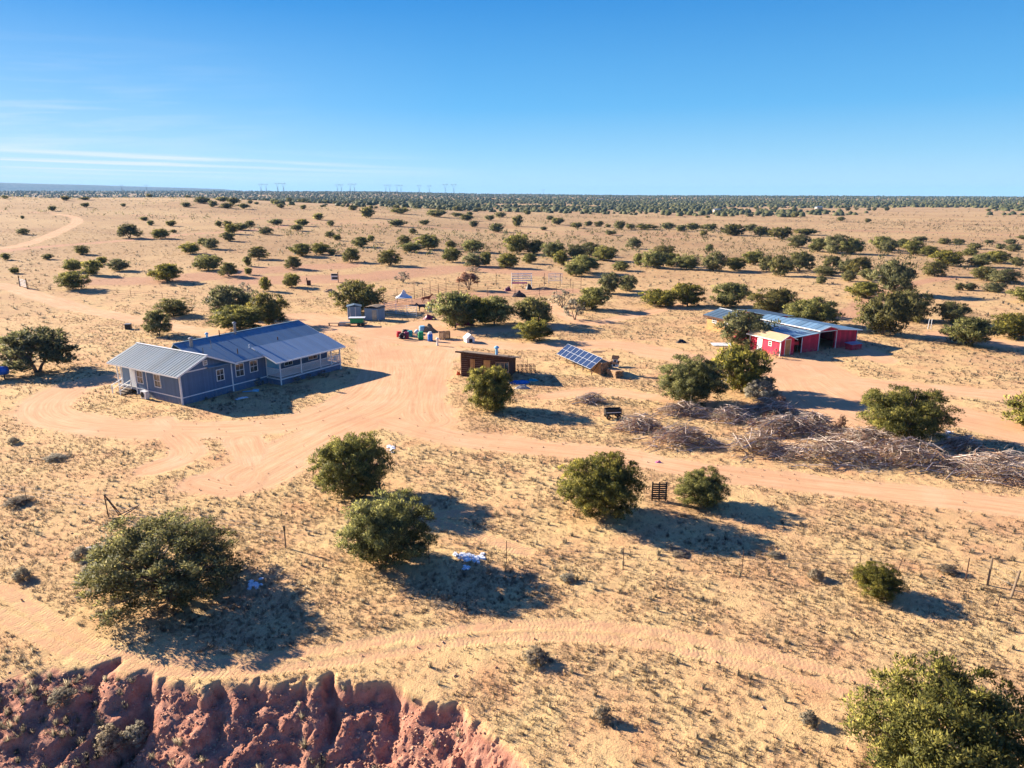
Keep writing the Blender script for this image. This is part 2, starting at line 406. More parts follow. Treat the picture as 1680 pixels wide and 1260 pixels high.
    stg = t.math('MULTIPLY', t.ramp(rr, 60, 900, 1.0, .45), t.math('SUBTRACT', 1.0, t.math('MULTIPLY', dm, .62)))
    b = t.n('Bump', {'Height': h, 'Strength': stg, 'Distance': .10}).outputs[0]
    return t.done(t.princ(k, .95, 0, b, spec=.1))
M['ground'] = ground_mat()
# ------------------------------------------------------------------ dirt tracks (world polylines)
ROADS = [  # photograph points, width (m), kind
 ([(-160, 448), (0, 468), (60, 485), (120, 503), (200, 520), (250, 530), (310, 540), (360, 546)], 4.2, 'd'),
 ([(360, 546), (430, 535), (490, 520), (540, 522), (600, 545), (680, 560), (760, 562), (860, 568), (1000, 565), (1100, 580)], 5.5, 'd'),
 ([(500, 520), (560, 535), (640, 545), (700, 535)], 9, 'd'),
 ([(610, 560), (620, 600), (600, 640), (540, 675), (460, 698), (330, 705), (200, 702), (100, 690), (75, 665), (120, 635), (185, 622)], 5.0, 'd'),
 ([(660, 575), (670, 610), (650, 660), (560, 700), (480, 740), (430, 765), (400, 780)], 6.5, 'd'),
 ([(720, 575), (700, 620), (690, 670), (700, 690)], 6, 'd'),
 ([(400, 720), (420, 770), (390, 800), (330, 790)], 3.5, 'd'),
 ([(260, 690), (310, 740), (250, 770)], 3, 'd'),
 ([(640, 690), (740, 715), (850, 730), (1000, 745), (1150, 772), (1300, 790), (1500, 812), (1700, 835), (1900, 865)], 3.9, 'd'),
 ([(900, 650), (980, 640), (1060, 650), (1150, 660)], 3.0, 'd'),
 ([(1060, 578), (1180, 595), (1300, 615), (1420, 628), (1550, 640), (1750, 660)], 5.5, 'd'),
 ([(1320, 600), (1400, 650), (1480, 670), (1600, 690), (1720, 720)], 8, 'd'),
 ([(1300, 620), (1340, 665), (1420, 700)], 8, 'd'),
 ([(1560, 550), (1660, 565), (1750, 572)], 7, 'd'),
 ([(1370, 560), (1450, 590)], 4, 'd'),
 ([(900, 500), (960, 530), (1050, 515), (1120, 500)], 3.5, 'd'),
 ([(640, 545), (720, 548), (830, 540), (900, 535)], 5, 'd'),
 ([(-100, 930), (0, 965), (100, 1030), (200, 1075), (350, 1090), (550, 1062), (800, 1028), (1000, 1028), (1200, 1062), (1450, 1122), (1800, 1195)], .85, 't'),
 ([(-100, 975), (0, 1008), (90, 1060), (200, 1092), (350, 1102), (560, 1085), (800, 1048), (1000, 1048), (1200, 1086), (1450, 1152), (1800, 1240)], .75, 't'),
 ([(860, 905), (760, 870), (700, 850), (760, 840)], 1.2, 't'),
 ([(-80, 412), (0, 408), (60, 395), (110, 374), (127, 363), (118, 355), (90, 351)], 4.5, 'd'),
 ([(-60, 345), (90, 349), (200, 352), (420, 358), (640, 365)], 3.5, 'r'),
 ([(0, 412), (60, 406), (200, 395), (300, 385), (420, 377), (520, 366), (700, 372), (840, 382), (1000, 386)], 4.5, 'r'),
 ([(170, 462), (300, 457), (450, 442), (560, 436)], 14, 'b'),
 ([(420, 460), (600, 455), (760, 440), (880, 448)], 16, 'b'),
 ([(640, 500), (720, 492), (820, 482), (920, 478)], 10, 'b'),
 ([(1340, 378), (1480, 380), (1600, 384), (1750, 388)], 9, 'b'),
 ([(880, 378), (1000, 384), (1150, 390)], 6, 'b'),
 ([(1380, 520), (1480, 470), (1560, 455)], 5, 'b'),
]
def dense(pts, n=6):
    W = [P(*p) for p in pts]; out = []
    for i in range(len(W) - 1):
        p0 = W[max(i - 1, 0)]; p1 = W[i]; p2 = W[i + 1]; p3 = W[min(i + 2, len(W) - 1)]
        for k in range(n):
            t = k / n
            out.append(.5 * ((2 * p1) + (p2 - p0) * t + (2 * p0 - 5 * p1 + 4 * p2 - p3) * t * t + (3 * p1 - p0 - 3 * p2 + p3) * t ** 3))
    out.append(W[-1]); return np.array([(q[0], q[1]) for q in out])
ROADW = [(dense(p), w, k) for p, w, k in ROADS]
def masks(x, y):
    n = len(x); dirt = np.zeros(n); red = np.zeros(n); tr = np.zeros(n); rd = np.zeros((n, 3)); best = np.full(n, 1e9)
    wob = 1.6 * (fbm(x / 3.5, y / 3.5, 41, 4) - .5)
    for pts, w, kind in ROADW:
        lo = pts.min(0) - w * 1.6; hi = pts.max(0) + w * 1.6
        sel = np.where((x > lo[0]) & (x < hi[0]) & (y > lo[1]) & (y < hi[1]))[0]
        if not len(sel): continue
        X = x[sel]; Y = y[sel]; bd = np.full(len(sel), 1e9); bs = np.zeros(len(sel)); sg = np.zeros(len(sel)); L = 0
        for a, b in zip(pts[:-1], pts[1:]):
            d = b - a; l = math.hypot(*d) + 1e-9
            t = np.clip(((X - a[0]) * d[0] + (Y - a[1]) * d[1]) / l ** 2, 0, 1)
            dx = X - a[0] - t * d[0]; dy = Y - a[1] - t * d[1]; q = np.hypot(dx, dy); m = q < bd
            bd[m] = q[m]; bs[m] = L + (t * l)[m]; sg[m] = np.sign(dx * d[1] - dy * d[0])[m]; L += l
        wv = w / 2 * (1 + .5 * wob[sel])
        mk = 1 - sstep(wv * .5, wv * 1.55, bd)
        if kind == 'b': red[sel] = np.maximum(red[sel], mk * .9)
        else: dirt[sel] = np.maximum(dirt[sel], mk * {'d': .93, 't': .56, 'r': .8}[kind])
        if kind == 'r': red[sel] = np.maximum(red[sel], mk)
        if kind == 't': tr[sel] = np.maximum(tr[sel], mk)
        rel = bd / (w / 2); m = rel < best[sel]; ii = sel[m]
        best[ii] = rel[m]; rd[ii, 0] = (bd * sg)[m]; rd[ii, 1] = bs[m]
    far = best > 1.4
    rd[far, 0] = x[far] * .8 + y[far] * .3; rd[far, 1] = y[far]
    return dirt, red, tr, rd
th = np.radians(np.concatenate([np.arange(-180, -48, 4.0), np.arange(-48, 48.01, .14), np.arange(52, 180, 4.0)]))
def geo(a, b, q): return a * q ** np.arange(int(math.log(b / a) / math.log(q)))
rr_ = np.concatenate([[.5, 2, 4, 6, 8, 10, 12, 13.5], geo(15, 20, 1.01), geo(20, 34, 1.0026), geo(34, 70, 1.0045), geo(70, 220, 1.0075), geo(220, 3000, 1.014), geo(3000, 17000, 1.03)])
TT, RR = np.meshgrid(th, rr_); gx = (RR * np.sin(TT)).ravel(); gy = (RR * np.cos(TT)).ravel()
gzv = H(gx, gy); gd, gred, gtr, grd = masks(gx, gy)
bk = np.where(np.hypot(gx, gy) < 60, sstep(-.05, .45, bankd(gx, gy)), 0)
rad = np.hypot(gx, gy); azv = np.degrees(np.arctan2(gx, gy))
fo = sstep(1500, 5000, rad) * .75; fo = np.maximum(fo, sstep(9000, 10000, rad))
gzv = gzv - gd * .03 + (rad < 90) * (1 - gd) * .05 * (vnoise(gx * 2.3, gy * 2.3, 61) - .5) + (rad < 80) * .025 * np.where(gd > .5, vnoise(grd[:, 0] * 2.2, grd[:, 1] * .15, 66) - .5, 0)
na = len(th); nr = len(rr_)
ii, jj = np.meshgrid(np.arange(nr - 1), np.arange(na), indexing='ij')
q0 = (ii * na + jj).ravel(); q1 = (ii * na + (jj + 1) % na).ravel(); q2 = ((ii + 1) * na + (jj + 1) % na).ravel(); q3 = ((ii + 1) * na + jj).ravel()
GF = np.stack([q0, q3, q2, q1], 1)
GV = np.stack([gx, gy, gzv], 1)
isroad = (gd[GF].mean(1) > .5) & (rad[GF[:, 0]] < 900)
def part_mesh(name, F):
    used = np.unique(F); mp = np.zeros(len(GV), np.int64); mp[used] = np.arange(len(used))
    me = npmesh(name, GV[used], mp[F], {'dirt': ('FLOAT', gd[used]), 'red': ('FLOAT', gred[used]), 'bank': ('FLOAT', bk[used]), 'forest': ('FLOAT', fo[used]), 'tread': ('FLOAT', gtr[used]), 'road': ('FLOAT_VECTOR', grd[used])})
    return tag(link(name, me, M['ground'], None, True), kind='structure')
g_o = part_mesh('ground', GF[~isroad]); tag(g_o, 'dry straw coloured high desert range of the whole scene')
r_o = part_mesh('dirt_road', GF[isroad]); tag(r_o, 'orange dirt tracks and driveway worn through the dry grass')
# central fan
# ------------------------------------------------------------------ grass, scrub, stones
def scatter(n, r0, r1, azmax=41, pw=1.0):
    u = RG.random(n); r = np.sqrt(r0 ** 2 + u ** pw * (r1 ** 2 - r0 ** 2)); a = np.radians(RG.uniform(-azmax, azmax, n))
    return r * np.sin(a), r * np.cos(a)
def tufts(x, y, K, hgt, spread, wid):
    n = len(x); z = H(x, y) + (0)
    hh = hgt * RG.uniform(.55, 1.35, n); a = RG.uniform(0, 2 * np.pi, (n, K)); 
    s = spread * RG.uniform(.6, 1.3, (n, 1)) * RG.uniform(.3, 1.1, (n, K))
    bx = x[:, None] + np.cos(a) * s * .25; by = y[:, None] + np.sin(a) * s * .25
    tx = x[:, None] + np.cos(a) * s; ty = y[:, None] + np.sin(a) * s
    tz = z[:, None] + hh[:, None] * RG.uniform(.55, 1.0, (n, K))
    w = wid * RG.uniform(.6, 1.3, (n, K)); px, py = -np.sin(a) * w, np.cos(a) * w
    zb = np.repeat(z[:, None] - .04, K, 1)
    V = np.stack([np.stack([bx - px, by - py, zb], -1), np.stack([bx + px, by + py, zb], -1), np.stack([tx + px * .35, ty + py * .35, tz], -1), np.stack([tx - px * .35, ty - py * .35, tz * 1.0 + .0], -1)], 2).reshape(-1, 3)
    t = np.clip(RG.uniform(.1, .9, (n, 1)) + RG.uniform(-.25, .25, (n, K)), 0, 1)
    nn = np.stack([np.cos(a) * .45, np.sin(a) * .45, np.full(a.shape, .9)], -1); nn += RG.normal(0, .15, nn.shape)
    NG.append(np.repeat(nn.reshape(-1, 3), 4, 0))
    return V, np.repeat(t.ravel(), 4)
NG = []; VV = []; TV = []
for n, r0, r1, K, hg, sp, wd in ((36000, 21, 45, 9, .09, .13, .013), (46000, 45, 80, 7, .11, .17, .02), (44000, 80, 150, 5, .15, .24, .035), (26000, 150, 340, 4, .22, .4, .07)):
    x, y = scatter(n, r0, r1); d, rdm, trk, _ = masks(x, y); pat = fbm(x / 4, y / 4, 71, 3)
    keep = (d < .62 * RG.random(n) + .03) & (RG.random(n) < sstep(.3, .62, pat) + .22) & (rdm < RG.random(n)) & (trk < .3)
    if r0 < 60: keep &= bankd(x, y) < RG.uniform(-.2, .25, n)
    V, T = tufts(x[keep], y[keep], K, hg, sp, wd); VV.append(V); TV.append(T)
V = np.concatenate(VV); T = np.concatenate(TV); F = np.arange(len(V)).reshape(-1, 4)
tag(link('dry_grass', npmesh('dry_grass', V, F, {'tint': ('FLOAT', T), 'nrm': ('FLOAT_VECTOR', np.concatenate(NG))}), M['straw']), 'tufts of dry straw coloured bunch grass covering the range', 'grass', kind='stuff')
# low grey scrub between the grass
NG = []; VV = []; TV = []
for n, r0, r1, K, hg, sp, wd in ((1300, 21, 60, 46, .22, .2, .011), (2600, 60, 130, 22, .28, .26, .022), (13000, 130, 700, 10, .5, .55, .09)):
    x, y = scatter(n, r0, r1); d, rdm, trk, _ = masks(x, y); pat = fbm(x / 9 + 5, y / 9, 75, 3)
    keep = (d < .12) & (rdm < .3) & (RG.random(n) < sstep(.4, .65, pat) + .12)
    V, T = tufts(x[keep], y[keep], K, hg, sp, wd); VV.append(V); TV.append(T)
x = np.concatenate([RG.uniform(-24, -1, 130), RG.uniform(-24, -16, 80)]); y = np.interp(x, RIMX, RIMY) - np.concatenate([RG.uniform(2.2, 7, 130), RG.uniform(.2, 5, 80)])
V, T = tufts(x, y, 60, .26, .22, .012); VV.append(V); TV.append(T)
V = np.concatenate(VV); T = np.concatenate(TV); F = np.arange(len(V)).reshape(-1, 4)
tag(link('low_scrub', npmesh('low_scrub', V, F, {'tint': ('FLOAT', T), 'nrm': ('FLOAT_VECTOR', np.concatenate(NG))}), M['scrub']), 'low grey green scrub dotted over the dry range', 'scrub', kind='stuff')
# stones and clods
def stones(x, y, size):
    base = np.array([(1, 0, 0), (-1, 0, 0), (0, 1, 0), (0, -1, 0), (0, 0, 1), (0, 0, -1)], float)
    fc = np.array([(0, 2, 4), (2, 1, 4), (1, 3, 4), (3, 0, 4), (2, 0, 5), (1, 2, 5), (3, 1, 5), (0, 3, 5)])
    n = len(x); s = size * RG.uniform(.4, 1.6, n) ** 1.5; z = H(x, y)
    B = base[None] * (s[:, None, None] * RG.uniform(.6, 1.2, (n, 6, 1))) * np.array([1, 1, .7]) + RG.normal(0, .15, (n, 6, 3)) * s[:, None, None]
    V = B + np.stack([x, y, z + s * .2], -1)[:, None]
    return V.reshape(-1, 3), (fc[None] + 6 * np.arange(n)[:, None, None]).reshape(-1, 3)
x1 = RG.uniform(-25, 1, 5200); y1 = np.interp(x1, RIMX, RIMY) - np.abs(RG.normal(0, 1, 5200)) * 3.4 - .3
x2, y2 = scatter(1100, 22, 70); x = np.concatenate([x1, x2]); y = np.concatenate([y1, y2])
V, F = stones(x, y, .045)
def clod_mat():
    t = NT('red_clods'); c = t.n('NewGeometry').outputs['Position']
    return t.done(t.princ(t.mix(t.ramp(t.noise(c, 1.2, 4), .35, .65), (.36, .16, .10), (.55, .34, .22)), .95, 0, t.bump(t.noise(c, 40, 3), .4, .02), spec=.1))
tag(link('loose_stones', npmesh('loose_stones', V, F), clod_mat()), 'loose red stones and clods strewn on the bank and the dirt', 'stones', kind='stuff')
# ------------------------------------------------------------------ junipers
def unit(v): return v / (np.linalg.norm(v, axis=-1, keepdims=True) + 1e-9)
def ctr_dir(C):
    c = C - C.mean(0); return unit(c)
def leaves(C, rc, per, leaf, g, tintc, up=.55):
    """clumps of small leaf faces: C (n,3) centres, rc (n,) radii"""
    n = len(C); d = unit(g.normal(size=(n, per, 3))); d[..., 2] = np.where(d[..., 2] < -.35, -d[..., 2], d[..., 2])
    pos = C[:, None] + d * (rc[:, None, None] * g.uniform(.1, 1, (n, per, 1)) ** .45) * np.array([.85, .85, 1.15])
    ax = unit(d * .7 + np.array([0, 0, up + .25]) + g.normal(size=(n, per, 3)) * .45)
    nn = unit(d * .75 + ctr_dir(C)[:, None] * .6 + np.array([0, 0, .3]) + g.normal(size=d.shape) * .3)
    nr = unit(np.cross(ax, nn + g.normal(size=d.shape) * .25)); L = leaf * g.uniform(.6, 1.35, (n, per, 1)); W = L * .30
    V = np.stack([pos - nr * W, pos + nr * W, pos + ax * L * 1.5], 2).reshape(-1, 3)
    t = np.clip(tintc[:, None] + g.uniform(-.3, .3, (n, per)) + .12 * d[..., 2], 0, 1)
    return V, np.repeat(t.ravel(), 3), np.repeat(nn.reshape(-1, 3), 3, 0)
def crown_pts(kind, nl, nc, g):
    """centres of foliage clumps inside a unit-wide, unit-high crown; also the lobe centres for the limbs"""
    lob = []; 
    if kind == 'round':
        for k in range(nl):
            ph = math.acos(1 - 2 * (k + .5) / nl); th = k * 2.39996 + g.uniform(-.3, .3); q = g.uniform(.78, 1.04)
            r = .335 * q
            lob.append((math.sin(ph) * math.cos(th) * r, math.sin(ph) * math.sin(th) * r, max(.47 + math.cos(ph) * .38 * q, .13), g.uniform(.14, .21)))
        lob += [(0, 0, .5, .3), (0, 0, .3, .28)]
    elif kind == 'tall':
        for k in range(nl):
            f = (k + .5) / nl; th = k * 2.39996; r = .3 * math.sin(math.pi * min(1, .18 + f * .80)) ** .8
            lob.append((math.cos(th) * r, math.sin(th) * r, .14 + f * .74, g.uniform(.15, .22)))
        lob += [(0, 0, .45, .25)]
    elif kind == 'spread':
        for k in range(nl):
            th = k * 2.39996 + g.uniform(-.4, .4); r = .36 * math.sqrt((k + .6) / nl) * g.uniform(.85, 1.1)
            lob.append((math.cos(th) * r, math.sin(th) * r, .80 - (r / .36) ** 2 * .30 + g.uniform(-.1, .05), g.uniform(.11, .17)))
    elif kind == 'loose':
        for k in range(nl):
            ph = math.acos(1 - 1.25 * (k + .5) / nl); th = k * 2.39996 + g.uniform(-.4, .4); r = .39 * g.uniform(.6, 1.05)
            lob.append((math.sin(ph) * math.cos(th) * r, math.sin(ph) * math.sin(th) * r, .30 + math.cos(ph) * .52 * g.uniform(.8, 1.1), g.uniform(.12, .18)))
    lob = np.array(lob); w = lob[:, 3] ** 2; idx = g.choice(len(lob), nc, p=w / w.sum())
    d = unit(g.normal(size=(nc, 3))); 
    rad = lob[idx, 3] * g.uniform(.45, 1.0, nc) ** .5
    C = lob[idx, :3] + d * rad[:, None] * np.array([1, 1, 1.0])
    C[:, 2] = np.clip(C[:, 2], .05, 1)
    return C, lob
def make_tree(name, kind, seed, nl, nc, per, rc, leaf, mat, trunk=True, aspect=.85, limbs=.02, tb=.02):
    """proto: Empty > crown, trunk, 1 m wide and 1 m high (scaled per tree)"""
    g = np.random.default_rng(seed); C, lob = crown_pts(kind, nl, nc, g)
    V, T, NN = leaves(C, rc * g.uniform(.7, 1.25, nc), per, leaf, g, g.uniform(.15, .75, nc))
    zmax = np.percentile(V[:, 2], 99.7); V[:, 2] *= 1 / zmax; xm = np.percentile(np.abs(V[:, :2]), 98.6); V[:, :2] *= .5 / xm
    r = bpy.data.objects.new(name, None); r.empty_display_size = .3; COL.objects.link(r)
    if trunk:
        o = link('crown', npmesh('crown', V, np.arange(len(V)).reshape(-1, 3), {'tint': ('FLOAT', T), 'nrm': ('FLOAT_VECTOR', NN)}), mat, r)
        m = MB(); pr = random.Random(seed); base = []
        for k in range(3 if kind in ('loose', 'spread') else 1):
            a = k * 2.1 + pr.random(); lean = .05 if kind in ('loose', 'spread') else .01
            p = [(math.cos(a) * tb * .8, math.sin(a) * tb * .8, -.04), (math.cos(a) * lean, math.sin(a) * lean, .12), (math.cos(a) * lean * 2.2, math.sin(a) * lean * 2.2, .28)]
            m.tube(p, [tb * 1.5, tb, tb * .75], 7); base.append(Vector(p[2])); base.append(Vector(p[1]))
        for q in lob[::1 if kind in ('loose', 'spread') else 2]:
            b = min(base, key=lambda e: (e - Vector(q[:3])).length + e.z * .2); e = Vector((q[0] / (2 * xm), q[1] / (2 * xm), q[2] / zmax)); mid = b.lerp(e, .5) + Vector((pr.uniform(-.04, .04), pr.uniform(-.04, .04), pr.uniform(-.05, .03)))
            m.tube([b, mid, e], [limbs, limbs * .6, limbs * .25], 5, False)
            for _ in range(3 if kind in ('loose', 'spread') else 1):
                e2 = e + Vector((pr.uniform(-.12, .12), pr.uniform(-.12, .12), pr.uniform(-.02, .12))); m.tube([mid, e2], [limbs * .4, limbs * .12], 4, False)
        m.obj('trunk', M['bark'], r)
        return r
    bpy.data.objects.remove(r)
    return npmesh(name, V, np.arange(len(V)).reshape(-1, 3), {'tint': ('FLOAT', T), 'nrm': ('FLOAT_VECTOR', NN)})
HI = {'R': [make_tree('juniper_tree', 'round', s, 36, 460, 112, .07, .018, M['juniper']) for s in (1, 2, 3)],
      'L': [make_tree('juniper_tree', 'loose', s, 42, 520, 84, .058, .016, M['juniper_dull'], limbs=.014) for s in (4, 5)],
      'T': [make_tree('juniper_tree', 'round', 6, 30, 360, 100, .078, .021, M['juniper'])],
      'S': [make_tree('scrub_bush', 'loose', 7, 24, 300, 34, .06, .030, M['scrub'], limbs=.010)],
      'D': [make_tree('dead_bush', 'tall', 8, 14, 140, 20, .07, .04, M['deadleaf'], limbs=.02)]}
MID = {'R': [make_tree('juniper_tree', 'round', s, 20, 170, 54, .098, .038, M['juniper']) for s in (11, 12, 13)],
       'L': [make_tree('juniper_tree', 'loose', s, 22, 180, 44, .085, .038, M['juniper_dull'], limbs=.016) for s in (14, 15)] + [make_tree('juniper_tree', 'loose', 20, 20, 190, 40, .08, .038, M['juniper_dull'], limbs=.016)],
       'B': [make_tree('juniper_tree', 'round', s, 18, 150, 48, .10, .04, M['juniper_dull']) for s in (16, 17)],
       'S': [make_tree('scrub_bush', 'loose', 18, 12, 60, 16, .07, .05, M['scrub'], limbs=.012)],
       'O': [make_tree('orange_leaf_tree', 'spread', 19, 10, 130, 22, .08, .05, M['deadleaf'], limbs=.018)]}
FARM = [make_tree('juniper_tree', 'round', s, 12, 70, 12, .12, .13, M['juniper_dull'], False) for s in (21, 22, 23, 24)]
proto_free = set(id(p) for L in list(HI.values()) + list(MID.values()) for p in L)
used_proto = set(); NTREE = [0]
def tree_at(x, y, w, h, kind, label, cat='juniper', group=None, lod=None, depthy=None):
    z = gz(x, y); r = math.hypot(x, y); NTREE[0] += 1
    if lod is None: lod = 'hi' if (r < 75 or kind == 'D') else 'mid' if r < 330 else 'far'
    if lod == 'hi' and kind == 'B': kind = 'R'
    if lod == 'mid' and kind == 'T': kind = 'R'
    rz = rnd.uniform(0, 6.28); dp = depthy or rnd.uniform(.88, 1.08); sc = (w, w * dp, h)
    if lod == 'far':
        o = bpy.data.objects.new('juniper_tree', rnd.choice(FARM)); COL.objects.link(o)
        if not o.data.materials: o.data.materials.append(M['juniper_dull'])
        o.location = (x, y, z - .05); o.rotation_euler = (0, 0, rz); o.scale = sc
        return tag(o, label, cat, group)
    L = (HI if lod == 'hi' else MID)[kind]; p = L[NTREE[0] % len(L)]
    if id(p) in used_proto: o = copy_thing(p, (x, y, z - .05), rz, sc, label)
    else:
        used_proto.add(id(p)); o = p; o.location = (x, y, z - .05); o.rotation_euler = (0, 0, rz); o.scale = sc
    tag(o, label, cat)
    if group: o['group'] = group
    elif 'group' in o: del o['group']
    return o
def tree_box(x0, x1, yt, yb, kind, label, cat='juniper', group=None, back=None):
    cx = (x0 + x1) / 2; p = P(cx, yb); d = depth(p); w = (x1 - x0) * d / FPX
    b = {'R': .30, 'B': .30, 'T': .12, 'L': .22, 'S': .25, 'D': .1, 'O': .1}[kind] if back is None else back
    q = Vector((p[0], p[1], p[2])); dirv = Vector((p[0], p[1])).normalized()
    x = q.x + dirv.x * w * b; y = q.y + dirv.y * w * b; w *= 1 + b * w / d
    z = gz(x, y); h = ztop((x, y, z), yt) - z
    h = max(.25 * w, min(h * .985, 2.6 * w))
    if kind in 'RBT' and d < 160 and len(kind) == 1 and x1 <= 1660 and yb < 1260:
        cy = (yt + yb) / 2; w = (x1 - x0) * d / FPX; z0 = z
        for _ in range(4):
            q = flat(cx, cy, z0 + h / 2); z0 = gz(*q); dd = depth((q[0], q[1], z0 + h / 2)); w = (x1 - x0) * dd / FPX
            phi = math.atan2(CAMZ - z0 - h / 2, math.hypot(*q)); E = (yb - yt) * dd / FPX
            h = 2 * math.sqrt(max((E / 2) ** 2 - (w / 2 * math.sin(phi)) ** 2, (.2 * w) ** 2)) / math.cos(phi)
        x, y = q; h = max(h * .96, .42 * w); w *= 1.0
    elif kind == 'L' and d < 60: h *= .86
    return tree_at(x, y, w, h, kind, label, cat, group)
NEAR = [
 (148, 404, 842, 1022, 'L', 'largest loose spreading olive juniper above the eroded bank at left', .42),
 (517, 640, 708, 818, 'R', 'dense dark juniper with a pallet at its foot, upper of the two beside the snow', None),
 (563, 706, 804, 928, 'R', 'dense round juniper just left of the bright snow patch', None),
 (768, 843, 600, 672, 'T', 'egg shaped juniper on a short trunk standing in front of the log cabin', .12),
 (922, 1050, 740, 850, 'R', 'broad bushy juniper just left of the black upright pallet', None),
 (1112, 1196, 766, 832, 'R', 'small round juniper just right of the black upright pallet', None),
 (1405, 1477, 923, 981, 'R', 'small yellow green juniper bush on the wire fence line at lower right', None),
 (1390, 1655, 1120, 1350, 'R', 'large bright yellow green juniper cut by the bottom right edge', None),
 (1084, 1184, 580, 664, 'R', 'round juniper above the left brush piles, left of its near twin', None),
 (1170, 1270, 563, 645, 'R', 'round juniper directly below the red sheds with grey bush at its foot', None),
 (1220, 1276, 618, 660, 'S', 'grey green bush at the right foot of the juniper below the red sheds', None),
 (1420, 1550, 630, 722, 'R', 'big dome shaped juniper behind the long brush pile at right', None),
 (1647, 1760, 645, 712, 'R', 'yellowish juniper cut by the right edge beside the dirt track', None),
 (3, 121, 537, 612, 'L', 'airy spreading juniper near the blue tank at the left edge', .1),
 (236, 285, 508, 550, 'L', 'small leaning juniper alone behind the left end of the blue house', .1),
 (256, 311, 488, 518, 'B', 'low dark juniper just above the small leaning one behind the house', None),
 (341, 415, 466, 520, 'B', 'dull olive juniper at the left back of the clump behind the house', None),
 (345, 436, 500, 541, 'R', 'bright green low juniper in front of the clump behind the house', None),
 (410, 470, 478, 532, 'B', 'dark juniper on the right of the clump behind the house', None),
 (385, 418, 461, 492, 'S', 'brownish thin bush rising at the back of the clump behind the house', None),
 (548, 628, 458, 512, 'B', 'wide dark juniper behind the small blue metal sheds', None),
 (710, 782, 476, 538, 'R', 'yellow green juniper at the left end of the dense clump by the drums', None),
 (745, 805, 483, 534, 'R', 'middle dark juniper of the dense clump by the drums', None),
 (782, 841, 484, 532, 'R', 'dark juniper at the right end of the dense clump by the drums', None),
 (840, 911, 485, 534, 'B', 'greyish round juniper standing right of the dense clump', None),
 (846, 904, 521, 559, 'R', 'low green juniper with a long shadow, above the solar panels', None),
 (1181, 1268, 508, 566, 'B', 'brownish juniper growing between the tan roofed shed and the blue roofed barn', None),
 (1168, 1230, 462, 503, 'R', 'round juniper behind the left end of the blue roofed barn', None),
 (1233, 1308, 471, 515, 'B', 'round juniper behind the right end of the blue roofed barn', None),
 (1292, 1377, 487, 536, 'R', 'bushy juniper directly behind the ridge of the main red barn', None),
 (1411, 1492, 476, 550, 'B', 'tall brownish juniper with short bare trunk right of the red barn', .1),
 (1462, 1527, 474, 526, 'B', 'dark juniper touching the tall brownish one right of the red barn', None),
 (1537, 1590, 493, 530, 'B', 'dark round juniper between the fence stake and the right edge', None),
 (1553, 1629, 518, 568, 'R', 'pale green umbrella shaped juniper below the dark round one at right', None),
 (1628, 1700, 513, 558, 'R', 'green juniper cut by the right edge level with the red barn', None),
 (1054, 1112, 473, 503, 'R', 'low juniper on the left of the touching pair above the mound', None),
 (1104, 1154, 463, 502, 'R', 'taller juniper on the right of the touching pair above the mound', None),
 (898, 948, 473, 507, 'S', 'sparse brown bush at the right end of the corral', None),
 (924, 962, 487, 526, 'S', 'thin greyish bush standing alone right of the greyish round juniper', None),
 (944, 999, 470, 508, 'R', 'dark green juniper right of the corral', None),
 (979, 1021, 446, 482, 'B', 'olive juniper touching its shorter neighbour beyond the corral end', None),
 (1014, 1046, 450, 477, 'B', 'shorter juniper right of the olive one beyond the corral end', None),
]
for b in NEAR: tree_box(*b[:6], cat='bush' if b[4] == 'S' else 'juniper', back=b[6])
ORD = ['first', 'second', 'third', 'fourth', 'fifth', 'sixth', 'seventh', 'eighth', 'ninth', 'tenth', 'eleventh', 'twelfth', 'thirteenth', 'fourteenth', 'fifteenth', 'sixteenth', 'seventeenth', 'eighteenth']
